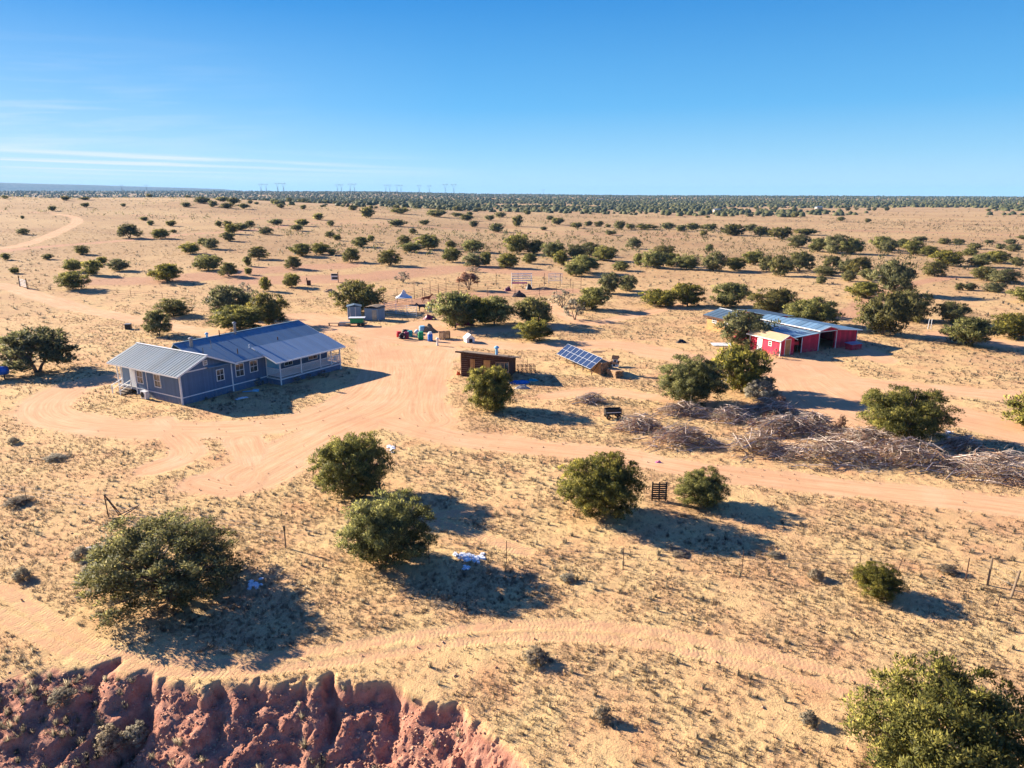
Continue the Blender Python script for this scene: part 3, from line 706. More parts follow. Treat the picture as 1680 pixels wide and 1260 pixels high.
ROWS = [
 ('on the grassy crest at the far left', 'RB', [(3, 13, 320, 326), (101, 115, 321, 329), (131, 146, 323, 328), (79, 92, 337, 346), (134, 147, 332, 340), (198, 207, 333, 339), (299, 313, 331, 340)]),
 ('in the dark cluster on the left rise', 'BR', [(320, 346, 322, 334), (343, 357, 328, 340), (362, 383, 332, 342), (355, 376, 322, 331), (374, 393, 323, 336), (392, 409, 333, 343)]),
 ('around the bend of the far left track', 'BR', [(29, 47, 374, 385), (34, 40, 353, 359), (231, 243, 355, 362), (242, 253, 361, 370), (273, 289, 361, 371), (280, 290, 376, 382)]),
 ('along the row in the upper left middle distance', 'RB', [(354, 365, 361, 373), (367, 382, 361, 374), (370, 392, 366, 384), (385, 408, 365, 378), (403, 418, 361, 372), (364, 386, 380, 396), (325, 343, 390, 403), (336, 359, 390, 409), (296, 328, 397, 417)]),
 ('in the sparse row right of the far left track', 'LR', [(194, 231, 367, 391), (250, 278, 375, 392)]),
 ('on the plain near the white gate', 'RB', [(3, 17, 415, 427), (17, 32, 438, 449), (70, 87, 416, 426), (107, 137, 424, 446), (93, 143, 444, 474), (123, 147, 402, 418), (137, 168, 426, 452), (160, 177, 420, 434), (181, 212, 424, 445)]),
 ('around the bare field beyond the house', 'RL', [(249, 299, 432, 464), (320, 366, 417, 445), (360, 391, 430, 454), (400, 413, 420, 437), (402, 413, 438, 451), (425, 444, 453, 477), (407, 441, 404, 426), (465, 492, 447, 471), (467, 496, 420, 442)]),
 ('in the scattered row above the bare field', 'RL', [(477, 513, 399, 421), (512, 541, 397, 418), (536, 553, 408, 419), (560, 593, 407, 431), (578, 606, 388, 406), (603, 615, 385, 397), (618, 660, 410, 436), (532, 551, 379, 390), (547, 560, 384, 395)]),
 ('in the open grass left of centre', 'BR', [(425, 448, 372, 385), (442, 464, 358, 369), (485, 506, 358, 371), (478, 497, 367, 379), (514, 531, 349, 361), (536, 549, 361, 371), (592, 614, 338, 358), (638, 666, 359, 372), (640, 672, 340, 351), (670, 684, 374, 384), (688, 705, 360, 369), (698, 731, 343, 356)]),
 ('in the middle row above the corral', 'RB', [(653, 675, 385, 401), (655, 691, 397, 414), (682, 723, 384, 410), (730, 749, 394, 408), (727, 757, 405, 431), (758, 793, 393, 414), (760, 793, 415, 438), (788, 807, 411, 437), (816, 851, 415, 441)]),
 ('in the far rows above the centre', 'BR', [(740, 760, 348, 356), (755, 776, 351, 362), (770, 785, 361, 373), (795, 812, 352, 362), (803, 826, 365, 381), (812, 830, 347, 357), (840, 858, 352, 372), (896, 909, 353, 361), (903, 924, 356, 369), (886, 898, 371, 378)]),
 ('in the dense dark belt right of centre', 'RB', [(826, 869, 382, 417), (862, 893, 393, 418), (888, 929, 395, 424), (907, 933, 410, 436), (928, 962, 400, 424), (950, 986, 397, 420), (973, 1013, 403, 429), (856, 881, 415, 433), (928, 962, 430, 454), (932, 984, 418, 449), (1005, 1033, 428, 445)]),
 ('in the long belt above the barns', 'RB', [(1038, 1056, 415, 437), (1052, 1093, 410, 441), (1072, 1108, 402, 422), (1086, 1116, 415, 438), (1103, 1148, 417, 443), (1150, 1190, 413, 446), (1188, 1223, 422, 445), (1218, 1253, 410, 435), (1245, 1270, 418, 446)]),
 ('along the far hedge line right of centre', 'BR', [(936, 956, 364, 375), (958, 973, 362, 371), (974, 991, 362, 372), (992, 1003, 367, 373), (1005, 1026, 361, 377), (1025, 1041, 366, 376), (1040, 1078, 369, 377), (1084, 1107, 364, 377), (1109, 1126, 368, 380), (1125, 1149, 365, 378), (1148, 1161, 377, 387), (1150, 1178, 366, 379)]),
 ('at the right half of the far hedge line', 'RB', [(1183, 1221, 366, 387), (1221, 1241, 367, 379), (1236, 1263, 370, 388), (1260, 1301, 371, 393), (1292, 1326, 384, 407), (1300, 1341, 374, 386), (1326, 1356, 390, 414), (1350, 1391, 384, 417), (1380, 1414, 390, 418)]),
 ('in the belt along the pale meadow at right', 'RB', [(1428, 1463, 387, 411), (1445, 1471, 393, 415), (1468, 1493, 391, 408), (1484, 1513, 394, 419), (1508, 1539, 403, 421), (1496, 1521, 387, 397), (1539, 1560, 390, 401), (1562, 1581, 391, 401), (1588, 1609, 398, 409), (1616, 1630, 393, 399), (1633, 1650, 399, 409), (1649, 1666, 391, 401), (1652, 1674, 400, 413), (1671, 1691, 385, 393), (1580, 1602, 407, 420)]),
 ('in the clump above the main red barn', 'BL', [(1262, 1300, 418, 454), (1286, 1334, 412, 446), (1335, 1373, 436, 453), (1350, 1380, 419, 441), (1375, 1403, 425, 448), (1392, 1428, 421, 451), (1382, 1403, 443, 462), (1408, 1441, 440, 461), (1339, 1355, 452, 466)]),
 ('among the trees at upper right beyond the barn', 'BR', [(1439, 1501, 425, 483), (1391, 1446, 461, 489), (1514, 1550, 428, 454), (1530, 1579, 410, 437), (1588, 1626, 416, 439), (1613, 1656, 411, 433), (1593, 1633, 436, 461), (1625, 1669, 440, 466), (1657, 1678, 421, 437), (1568, 1581, 463, 476), (1582, 1601, 463, 476), (1616, 1651, 462, 479), (1660, 1710, 470, 498)]),
]
for ph, kinds, bl in ROWS:
    bl = sorted(bl, key=lambda b: b[0] + b[1])
    for i, b in enumerate(bl):
        w = b[1] - b[0]; a = (b[3] - b[2]) / w
        shape = 'upright' if a > .95 else 'low wide' if a < .5 else 'rounded'
        pos = 'rightmost' if i == len(bl) - 1 else 'leftmost' if i == 0 else ORD[i] + ' from the left'
        wq = [q[1] - q[0] for q in bl]
        if w == max(wq) and wq.count(w) == 1: lab = f'biggest juniper {ph}'
        else: lab = f'{shape} juniper, {pos} {ph}'
        tree_box(*b, kinds[(i * 7 + len(ph)) % 3 % 2], lab)
tree_box(1026, 1052, 390, 408, 'L', 'lone flat crowned juniper with a long shadow in the open meadow', back=.05)
tree_box(1157, 1170, 400, 413, 'R', 'small upright juniper standing alone above the barn belt')
tree_box(648, 675, 444, 464, 'S', 'bare grey bush with a green tip alone in the bare field', 'bush')
tree_box(752, 787, 446, 476, 'O', 'orange leaved tree with pale trunks at the corral rails', 'tree', back=.05)
tree_box(760, 792, 436, 447, 'S', 'low bare grey bush in front of the middle row', 'bush')
tree_box(471, 493, 431, 440, 'S', 'low bare grey bush under a brownish juniper in the bare field', 'bush')
tree_box(992, 1011, 377, 386, 'S', 'grey dead bush in the open meadow at centre right', 'bush')
ns = 5200; azs = np.random.default_rng(5).uniform(-38, 38, ns); rs_ = np.exp(np.random.default_rng(6).uniform(math.log(230), math.log(1250), ns)); xs = rs_ * np.sin(np.radians(azs)); ys = rs_ * np.cos(np.radians(azs))
kp = fbm(xs / 55, ys / 55, 97, 4) > .50 + .12 * (azs < -18); xs = xs[kp]; ys = ys[kp]; C_ = np.stack([xs, ys, H(xs, ys) + .25], 1); g5 = np.random.default_rng(9); rr5 = g5.uniform(.35, 1.3, len(C_)) * (1 + np.hypot(xs, ys) / 1500)
Vs, Ts, Ns = leaves(C_, rr5, 14, .42, g5, g5.uniform(0, .6, len(C_)))
tag(link('distant_scrub', npmesh('distant_scrub', Vs, np.arange(len(Vs)).reshape(-1, 3), {'tint': ('FLOAT', Ts), 'nrm': ('FLOAT_VECTOR', Ns)}), M['juniper_dull']), 'small dark shrubs sprinkled over the far plain', 'scrub', kind='stuff')
# procedural fill up to about 300 individuals, then the far woodland as one mass
occupied = []
nfar = 300 - NTREE[0]; g = np.random.default_rng(77); far = []
def dens(az, r):
    v = fbm(az / 3.5 + 9, math.log(r) * 6, 91, 3)
    if az < -20: return 0.02 if r < 900 else .8
    if az < -3: return (.25 if r < 520 else .8) * float(v > .45) if r < 1000 else .9
    return (.0 if r < 420 else .10 if r < 640 else .33 if r < 1000 else .8) * float(v > .38)
while len(far) < nfar:
    az = g.uniform(-37, 37); r = math.exp(g.uniform(math.log(400), math.log(1150)))
    if g.random() < dens(az, r): far.append((r, math.radians(az)))
for r, a in sorted(far):
    w = g.uniform(3.2, 6.5) * (1 + .15 * (r > 700)); h = w * g.uniform(.5, .8)
    side = 'left' if a < -.25 else 'right' if a > .1 else 'middle'
    tree_at(r * math.sin(a), r * math.cos(a), w, h, 'B', f'tiny dark juniper dotted far out on the {side} part of the plain', group=f'tiny far junipers on the {side} part of the plain', lod='far')
n = 34000; az = g.uniform(-40, 40, n); r = np.exp(g.uniform(math.log(720), math.log(5200), n)); ok_ = (r > 1020) | ((az > 4) & (g.random(n) < .10 + .3 * sstep(720, 1020, r))) | ((az > -18) & (az < 4) & (g.random(n) < .22)); az = az[ok_]; r = r[ok_]
x = r * np.sin(np.radians(az)); y = r * np.cos(np.radians(az)); v = fbm(x / 260, y / 260, 95, 4)
thr = np.where(az > -3, .50 - .28 * sstep(1000, 2200, r), .46 - .25 * sstep(900, 1800, r)); pk = v > thr
x = x[pk]; y = y[pk]; r = r[pk]; n = len(x); z = H(x, y)
base = np.array([(math.cos(k * 1.2566) * .5, math.sin(k * 1.2566) * .5, 0) for k in range(5)] + [(math.cos(k * 1.2566 + .6) * .42, math.sin(k * 1.2566 + .6) * .42, .6) for k in range(5)] + [(0, 0, .95)])
fc = []
for k in range(5):
    k2 = (k + 1) % 5; fc += [(k, k2, 5 + k), (k2, 5 + k2, 5 + k), (5 + k, 5 + k2, 10)]
fc = np.array(fc); w = g.uniform(3.5, 8, n) * (1 + .25 * sstep(2000, 4500, r)); h = w * g.uniform(.5, .75, n)
V = base[None] * np.stack([w, w, h], -1)[:, None] * g.uniform(.75, 1.25, (n, 11, 1)) + np.stack([x, y, z - .2], -1)[:, None]
tint = np.repeat(g.uniform(0, .6, n), 11)
tag(link('distant_woodland', npmesh('distant_woodland', V.reshape(-1, 3), (fc[None] + 11 * np.arange(n)[:, None, None]).reshape(-1, 3), {'tint': ('FLOAT', tint), 'nrm': ('FLOAT_VECTOR', np.tile(base * 2 + np.array([0, 0, -.3]), (n, 1)))}), M['juniper_dull']), 'dark juniper woodland covering the far plain up to the horizon', 'woodland', kind='stuff')
print('trees', NTREE[0], 'far mass', n)
# ------------------------------------------------------------------ shared building parts
def window(parent, face, u, z, w, h, off=0.0, name='window', bars=1):
    """face '-x','-y','+x': wall plane at `off`; u = centre along the wall, z = centre height"""
    f = MB(); g = MB(); t = .07
    def bx(m, u0, u1, z0, z1, d0, d1):
        if face == '-y': m.box(u0, u1, off - d1, off - d0, z0, z1)
        elif face == '-x': m.box(off - d1, off - d0, u0, u1, z0, z1)
        else: m.box(off + d0, off + d1, u0, u1, z0, z1)
    bx(f, u - w / 2 - t, u + w / 2 + t, z + h / 2, z + h / 2 + t, 0, .06); bx(f, u - w / 2 - t, u + w / 2 + t, z - h / 2 - t, z - h / 2, 0, .06)
    bx(f, u - w / 2 - t, u - w / 2, z - h / 2, z + h / 2, 0, .055); bx(f, u + w / 2, u + w / 2 + t, z - h / 2, z + h / 2, 0, .055)
    bx(f, u - w / 2, u + w / 2, z - .025, z + .025, .012, .045)
    for k in range(bars): c = u - w / 2 + w * (k + 1) / (bars + 1); bx(f, c - .012, c + .012, z - h / 2, z - .025, .012, .035); bx(f, c - .012, c + .012, z + .025, z + h / 2, .012, .035)
    bx(g, u - w / 2 + .001, u + w / 2 - .001, z - h / 2 + .001, z + h / 2 - .001, .001, .01)
    o = f.obj(name, M['white'], parent); g.obj('pane', M['glass'], o); return o
def seams(m, a, b, c, d, pitch, hgt=.03, wd=.03):
    """raised seams running from edge a-b up to edge d-c"""
    a, b, c, d = map(Vector, (a, b, c, d)); n = int((b - a).length / pitch)
    for k in range(1, n):
        t = k / n; m.beam(a.lerp(b, t) + Vector((0, 0, hgt / 2)), d.lerp(c, t) + Vector((0, 0, hgt / 2)), wd, hgt)
# ------------------------------------------------------------------ blue house
A = P(300, 665); HA = R(58.5)
house = thing('ranch_house', 'long blue grey house with white trim, metal roofs and a railed porch', 'house', (A.x, A.y, 0), HA)
GZ = -.25
MB().prism([(0, 0), (19.5, 0), (19.5, 10), (5.9, 10), (5.9, 11), (.6, 11), (.6, 7.6), (0, 7.6)], GZ, 3.2).obj('wall', M['blue_siding'], house)
gb = MB()
n0 = len(gb.v); gb.v += [(0, 0, 3.203), (5.9, 0, 3.203), (2.95, 0, 4.40), (0, .12, 3.203), (5.9, .12, 3.203), (2.95, .12, 4.40)]; gb.f += [(0, 1, 2), (5, 4, 3), (0, 3, 4, 1), (1, 4, 5, 2), (2, 5, 3, 0)]
gb.obj('gable', M['blue_siding'], house)
gb = MB(); gb.v = [(19.38, 0, 3.203), (19.38, 10, 3.203), (19.38, 5, 4.93), (19.5, 0, 3.203), (19.5, 10, 3.203), (19.5, 5, 4.93)]; gb.f = [(0, 1, 2)[::-1], (3, 4, 5), (0, 1, 4, 3)[::-1], (1, 2, 5, 4), (2, 0, 3, 5)]
gb.obj('gable', M['blue_siding'], house)
# roofs
def zr(s): return 4.52 - .42 * abs(s - 2.95)
wr_ = MB(); W0, W1 = -.45, 11.6
a, b, c, d = (-.55, W1, zr(-.55)), (-.55, W0, zr(-.55)), (2.95, W0, zr(2.95)), (2.95, W1, zr(2.95))
wr_.slab(a, b, c, d, .06); seams(wr_, b, a, d, c, .46, .035, .035)
a, b, c, d = (2.952, W1, zr(2.95)), (2.952, W0, zr(2.95)), (6.45, W0, zr(6.45)), (6.45, W1, zr(6.45))
wr_.slab(a, b, c, d, .06); seams(wr_, c, d, a, b, .46, .035, .035)
wroof = wr_.obj('roof', M['roof_wing'], house)
MB().beam((2.95, W0 - .01, 4.555), (2.95, W1, 4.555), .24, .05).obj('ridge_cap', M['white'], wroof)
fb = MB(); fb.beam((-.57, W0 - .02, zr(-.55) - .1), (2.95, W0 - .02, zr(2.95) - .075), .035, .17); fb.beam((2.95, W0 - .024, zr(2.95) - .075), (6.45, W0 - .024, zr(6.45) - .1), .035, .17)
fb.obj('fascia', M['white'], wroof); MB().beam((-.575, W0, zr(-.55) - .09), (-.575, W1, zr(-.55) - .09), .03, .13).obj('fascia', M['white'], wroof)
def zm(w): return 5.12 - .345 * abs(w - 5.05)
mr = MB(); S0, S1 = 2.99, 20.0
a, b, c, d = (S0, -.45, zm(-.45)), (S1, -.45, zm(-.45)), (S1, 5.05, zm(5.05)), (S0, 5.05, zm(5.05))
mr.slab(a, b, c, d, .08); seams(mr, a, b, c, d, .92, .02, .03)
a, b, c, d = (S1, 10.5, zm(10.5)), (S0 + 3, 10.5, zm(10.5)), (S0, 5.053, zm(5.053)), (S1, 5.053, zm(5.053))
mr.slab(a, b, c, d, .08)
mroof = mr.obj('roof', M['roof_main'], house)
MB().beam((S0, 5.05, 5.15), (S1, 5.05, 5.15), .2, .04).obj('ridge_cap', M['roof_main'], mroof)
MB().beam((6.3, -.47, zm(-.45) - .12), (10.3, -.47, zm(-.45) - .12), .03, .16).obj('fascia', M['white'], mroof); fb = MB(); fb.beam((S1 + .02, 1.2, zm(1.2) - .06), (S1 + .02, 5.05, zm(5.05) - .06), .03, .16); fb.beam((S1 + .02, 5.05, zm(5.05) - .06), (S1 + .02, 10.5, zm(10.5) - .06), .03, .16); fb.obj('fascia', M['white'], mroof)
for s, w_, hh, rr, nm, mt in ((10.4, 4.7, 1.15, .14, 'chimney', 'steel'), (4.3, 3.9, .75, .17, 'vent_pipe', 'steel'), (4.4, 2.2, .7, .05, 'vent_pipe', 'steel'), (5.9, 2.9, .95, .035, 'vent_pipe', 'steel'), (7.6, .9, .6, .05, 'vent_pipe', 'rust'), (9.6, 1.5, .42, .06, 'vent_pipe', 'white_metal'), (8.5, 4.9, .7, .05, 'vent_pipe', 'rust'), (13.9, 1.9, .4, .06, 'vent_pipe', 'rust'), (7.0, 5.0, .35, .12, 'vent_pipe', 'lbluep')):
    z = zm(w_) - .05; m = MB().tube([(s, w_, z), (s, w_, z + hh)], rr, 10)
    if rr > .1: m.lathe([(rr * 1.05, 0), (rr * 1.6, .03), (rr * 1.6, .16), (rr * .6, .24)], 12, (s, w_, z + hh + .04))
    m.obj(nm, M[mt], mroof)
pr_ = MB(); a, b, c, d = (9.75, -2.62, 2.66), (20.02, -2.62, 2.66), (20.02, 1.3, 3.95), (9.75, 1.3, 3.95)
pr_.slab(a, b, c, d, .06); seams(pr_, a, b, c, d, .92, .02, .03); proof = pr_.obj('porch_roof', M['roof_porch'], house)
fb = MB(); fb.beam((9.75, -2.64, 2.60), (20.02, -2.64, 2.60), .03, .15); fb.beam((9.73, -2.6, 2.585), (9.73, 1.3, 3.87), .03, .14); fb.beam((20.04, -2.6, 2.585), (20.04, 1.3, 3.87), .03, .14); fb.obj('fascia', M['white'], proof)
# trim
tr = MB()
for s, w_ in ((-.03, -.03), (5.9, -.03)): tr.box(s, s + .13, w_, w_ + .10 if s < 1 else -.001, GZ, 3.22)
tr.box(-.032, -.001, .071, .17, GZ, 3.18); tr.box(-.031, -.001, 5.55, 5.66, .8, 3.18); tr.box(-.031, -.001, 7.5, 7.63, GZ, 3.18)
tr.box(.101, 5.899, -.026, -.001, .66, .76); tr.box(6.031, 10.4, -.026, -.001, .66, .76); tr.box(-.026, -.001, .171, 7.499, .66, .76)
tr.box(.101, 5.899, -.03, -.001, 3.12, 3.24); tr.box(10.38, 10.5, -.031, -.001, .5, 3.2)
tr.obj('trim', M['white'], house)
MB().box(10.5, 12.2, -.05, -.002, .8, 3.0).obj('door_panel', M['lbluep'], house)
window(house, '-y', 4.55, 2.12, .78, 1.1); window(house, '-y', 2.95, 3.72, .34, .38, name='gable_vent', bars=2)
window(house, '-y', 6.95, 2.15, .95, 1.25); window(house, '-y', 8.75, 2.2, .9, 1.15); window(house, '-y', 13.5, 2.0, 1.1, 1.2); window(house, '-y', 17.2, 2.0, 1.3, 1.2)
window(house, '-x', 3.75, 1.98, .95, 1.25, bars=1); window(house, '-x', 6.75, 1.98, .95, 1.25, bars=1)
# side entry
MB().box(.0, .599, 7.66, 11, .48, .6).obj('entry_deck', M['deck'], house)
dr = MB().box(.54, .599, 8.2, 9.5, .62, 2.9).obj('door', M['white'], house); MB().box(.49, .538, 8.3, 8.36, 1.6, 1.7).obj('door_handle', M['steel'], dr)
for w_ in (10.9, 10.2): MB().box(.02, .12, w_, w_ + .1, GZ, 3.1).obj('porch_post', M['white'], house)
st = MB()
for k in range(4): st.box(-.32 * (k + 1), -.32 * k - .003, 8.55, 9.95, GZ, .45 - .16 * k); st.box(-.32 * (k + 1) - .02, -.32 * k - .02, 8.5, 10.0, .452 - .16 * k, .487 - .16 * k)
sto = st.obj('steps', M['wood'], house)
sr = MB()
for w_ in (8.52, 9.98):
    sr.beam((-.02, w_, .5), (-.02, w_, 1.45), .09); sr.beam((-1.25, w_, -.1), (-1.25, w_, .95), .09); sr.beam((-.02, w_, 1.42), (-1.3, w_, .92), .08, .06); sr.beam((-.02, w_, 1.05), (-1.25, w_, .5), .05)
sr.obj('stair_railing', M['white'], sto)
# porch
MB().box(10.4, 19.5, -2.2, -.003, .62, .74).obj('porch_floor', M['deck'], house)
MB().box(10.45, 19.45, -2.15, -2.1, GZ, .615).box(10.45, 10.5, -2.098, -.01, GZ, .615).box(19.4, 19.45, -2.098, -.01, GZ, .615).obj('skirting', M['blue_siding'], house)
MB().box(10.44, 19.5, -2.22, -2.155, .55, .66).box(10.40, 10.445, -2.15, -.01, .55, .66).obj('porch_trim', M['white'], house)
for s in (10.42, 13.4, 16.3, 18.0, 19.4):
    MB().box(s, s + .12, -2.21, -2.09, .742 if s > 11 and s < 19 else GZ, 2.68).obj('porch_post', M['white'], house)
def railing(p0, p1):
    m = MB(); a = Vector(p0); b = Vector(p1); n = int((b - a).length / .14); z = Vector((0, 0, 1))
    m.beam(a + z * .98, b + z * .98, .09, .05); m.beam(a + z * .14, b + z * .14, .06, .05)
    for k in range(n + 1): q = a.lerp(b, k / n); m.beam(q + z * .17, q + z * .95, .05, .035)
    m.obj('railing', M['white'], house)
for a_, b_ in ((10.56, 13.38), (13.54, 16.28), (16.44, 17.98), (18.14, 19.38)): railing((a_, -2.15, .742), (b_, -2.15, .742))
railing((10.48, -2.07, .742), (10.48, -.05, .742)); railing((19.46, -2.07, .742), (19.46, -.05, .742))
def local(o, s, w_, z=0):
    c, s_ = math.cos(HA), math.sin(HA); return (A.x + s * c - w_ * s_, A.y + s * s_ + w_ * c, z)
ac = thing('heat_pump', 'pale air conditioning unit standing on the ground at the side wall of the blue house', 'air conditioner', local(0, -.62, 5.25, gz(*local(0, -.62, 5.25)[:2])), HA)
MB().box(-.2, .2, -.45, .45, .08, .85).obj('case', M['white_metal'], ac, bevel=.02)
m = MB(); 
for k in range(3): m.tube([(-.206, .1, .47 + 0 * k), (-.212, .1, .47)], .32 - .1 * k, 20)
m.obj('fan_grille', M['dark'], ac); MB().box(-.2, .2, -.4, -.3, -.05, .079).box(-.2, .2, .3, .4, -.05, .079).obj('foot', M['concrete'], ac)
# ------------------------------------------------------------------ log cabin
CA = P(757, 617); CR = R(-14.5)
cab = thing('log_cabin', 'small dark log cabin with pale chinking, plank doors and a single pitch roof', 'cabin', (CA.x, CA.y, gz(CA.x, CA.y) - .05), CR)
L_, D_, HF, HB = 5.55, 3.6, 2.95, 2.25
lg = MB(); ck = MB(); nl = 12
def hz(x, top): return top - .055 * x
for i in range(nl):
    z0 = i * HF / nl; z1 = z0 + HF / nl * .80; o = rnd.uniform(0, .03)
    sl = .3 * (i / nl)
    for (xa, xb, ya, yb) in ((0, L_, -.02 - o, .16), (0, L_, D_ - .16, D_ + o)): lg.hexa([(xa, ya, z0), (xb, ya, z0 - sl * .9), (xb, yb, z0 - sl * .9), (xa, yb, z0), (xa, ya, min(z1, HF - (.85 if ya > 1 else 0))), (xb, ya, min(z1, HF - (.85 if ya > 1 else 0)) - sl * .9), (xb, yb, min(z1, HF - (.85 if ya > 1 else 0)) - sl * .9), (xa, yb, min(z1, HF - (.85 if ya > 1 else 0)))]) if z0 < HF - (.9 if ya > 1 else 0) else None
    ye = min(D_ - .165, .165 + max(.3, (HF - z1) / .24 + .3)); lg.box(-.02 - o, .14, .165, ye, z0, z1); lg.box(L_ - .14, L_ + .02 + o, .165, ye, z0 - sl * .9, z1 - sl * .9)
lg.obj('wall', M['darkwood'], cab)
MB().hexa([(.03, .02, -.1), (L_ - .03, .02, -.1), (L_ - .03, D_ - .02, -.1), (.03, D_ - .02, -.1), (.03, .02, HF - .06), (L_ - .03, .02, HF - .36), (L_ - .03, D_ - .02, HF - 1.2), (.03, D_ - .02, HF - .9)]).obj('chinking', M['chink'], cab)
rf = MB().slab((-.5, -.5, HF + .14), (L_ + .6, -.5, HF - .24), (L_ + .6, D_ + .3, HF - 1.1), (-.5, D_ + .3, HF - .72), .1).obj('roof', M['wood'], cab)
MB().beam((-.52, -.53, HF + .04), (L_ + .62, -.53, HF - .34), .04, .16).obj('fascia', M['darkwood'], rf)
sp = MB().tube([(3.9, 1.2, HF - .4), (3.9, 1.2, HF + .35)], .15, 12); sp.lathe([(.16, 0), (.30, .03), (.30, .14), (.1, .3)], 14, (3.9, 1.2, HF + .32)); sp.obj('chimney', M['lbluep'], rf)
MB().box(1.12, 1.45, -.09, -.045, .05, 2.15).box(1.5, 1.66, -.085, -.045, .05, 2.15).obj('door', M['plywood'], cab)
MB().box(.78, 1.10, -.085, -.045, .02, 2.15).obj('door', M['darkwood'], cab)
MB().box(2.72, 3.5, -.1, -.045, .02, 2.12).obj('plank_door', M['plywood'], cab)
MB().box(-.03, .02, -.06, -.035, 0, HF).obj('corner_board', M['lumber'], cab)
gh = thing('old_window_frame', 'grey old window panel leaning on the right end of the log cabin', 'window', (cab.location.x + 4.35 * math.cos(CR) + .75 * math.sin(CR) * 1, cab.location.y + 4.35 * math.sin(CR) - .75, cab.location.z), CR + R(16))
m = MB()
for a_ in (0, .48, .96, 1.44): m.beam((a_, 0, 0), (a_, .3, 2.0), .06)
for t_ in (0, .5, 1): m.beam((-.03, .3 * t_ - .02, 2.0 * t_ + .02), (1.47, .3 * t_ - .02, 2.0 * t_ + .02), .06)
m.obj('frame', M['lumber'], gh); MB().slab((0.03, .01, .05), (1.41, .01, .05), (1.41, .14, .95), (.03, .14, .95), .02).obj('board', M['shedblue'], gh); MB().slab((.03, .16, 1.06), (1.41, .16, 1.06), (1.41, .29, 1.94), (.03, .29, 1.94), .015).obj('pane', M['glass'], gh)
# ------------------------------------------------------------------ red barn group
BA = P(1279, 584.5); BR = R(26.0)   # local x along the front (to the right), y into the scene
barn = thing('red_barn', 'long red barn with pale metal roofs, open dark bay and white trim', 'barn', (BA.x, BA.y, BA.z), BR)
def frustum_wall(m, pts, th):  # pts: base polygon profile in xz at y0
    y0, y1 = th; n = len(m.v); k = len(pts)
    m.v += [(x, y0, z) for x, z in pts] + [(x, y1, z) for x, z in pts]
    m.f += [tuple(n + i for i in range(k)), tuple(n + k + i for i in reversed(range(k)))] + [(n + i, n + k + i, n + k + (i + 1) % k, n + (i + 1) % k)[::1] for i in range(k)]
YF = .55; Lb = 11.0; PX = 9.05
wl_ = MB()
frustum_wall(wl_, [(4.4, -.1), (7.5, -.1), (7.5, 2.42), (4.4, 2.02)], (YF, YF + .1))
frustum_wall(wl_, [(7.5, 2.45), (10.75, 2.45), (10.75, 2.7), (PX, 3.12), (7.5, 2.7)], (YF, YF + .1))
frustum_wall(wl_, [(10.75, -.1), (15.1, -.1), (15.1, 2.15), (10.75, 2.6)], (YF + .25, YF + .35))
wl_.box(15.0, 15.1, YF + .36, Lb, -.1, 2.15); wl_.box(2.7, 7.4, Lb, Lb + .1, -.1, 2.0); frustum_wall(wl_, [(7.42, -.1), (15.1, -.1), (15.1, 2.12), (10.8, 2.56), (PX, 3.1), (7.42, 2.62)], (Lb, Lb + .1)); wl_.box(7.42, 7.5, YF + 5, Lb, -.1, 2.6); wl_.box(2.6, 2.7, 5.6, Lb, -.1, 1.9)
wl_.box(7.42, 7.5, YF + .101, YF + 5, -.1, 2.6)
wl_.obj('wall', M['red_siding'], barn)
def rslab(nm, par, mt, q, pitch, t=.05):
    m = MB(); m.slab(*q, t); seams(m, q[1], q[2], q[3], q[0], pitch, .03, .03) ; return m.obj(nm, M[mt], par)
r1 = MB(); q = [(PX, YF - .35, 3.2), (PX, Lb + .4, 3.2), (7.15, Lb + .4, 2.72), (7.15, YF - .35, 2.72)]; r1.slab(*q, .05); seams(r1, q[3], q[2], q[1], q[0], .92)
q = [(10.95, YF - .35, 2.72), (10.95, Lb + .4, 2.72), (PX + .003, Lb + .4, 3.2), (PX + .003, YF - .35, 3.2)]; r1.slab(*q, .05); seams(r1, q[0], q[1], q[2], q[3], .92); ro = r1.obj('roof', M['roof_barn'], barn)
MB().beam((7.14, YF - .36, 2.66), (7.14, Lb + .4, 2.66), .04, .12).beam((7.12, YF - .37, 2.66), (PX, YF - .37, 3.13), .04, .13).beam((PX, YF - .37, 3.13), (10.97, YF - .37, 2.66), .04, .13).obj('fascia', M['redp'] if 0 else M['white'], ro)
r2 = MB(); q = [(7.4, YF - .3, 2.42), (7.4, Lb - .5, 2.42), (2.45, Lb - .5, 1.98), (2.45, YF + .15, 1.98)]; r2.slab(*q, .05); seams(r2, q[3], q[2], q[1], q[0], .7, .04, .05); ro = r2.obj('lean_to_roof', M['roof_barn'], barn)
r3 = MB(); q = [(15.7, YF - .1, 2.16), (15.7, Lb + .2, 2.16), (10.8, Lb + .2, 2.62), (10.8, YF - .1, 2.62)]; r3.slab(*q, .05); seams(r3, q[0], q[1], q[2], q[3], .92); ro = r3.obj('lean_to_roof', M['roof_barn'], barn)
MB().beam((10.8, YF - .12, 2.56), (15.72, YF - .12, 2.1), .035, .11).obj('fascia', M['white'], ro)
tb = MB()
for x0_ in (4.3, 7.44, 10.7): tb.box(x0_, x0_ + .1, YF - .05, YF - .003, -.1, 2.0 if x0_ < 5 else 2.5)
tb.box(7.542, 10.70, YF - .045, YF - .003, 2.40, 2.50); tb.box(15.06, 15.14, YF + .2, YF + .249, -.1, 2.1); tb.obj('trim', M['white'], barn)
tr_ = thing('shed_trough', 'bright red board across the open shed bay between tan roofed shed and barn', 'board', (BA.x + 2.75 * math.cos(BR) - .9 * math.sin(BR), BA.y + 2.75 * math.sin(BR) + .9 * math.cos(BR), BA.z + 1.0), BR)
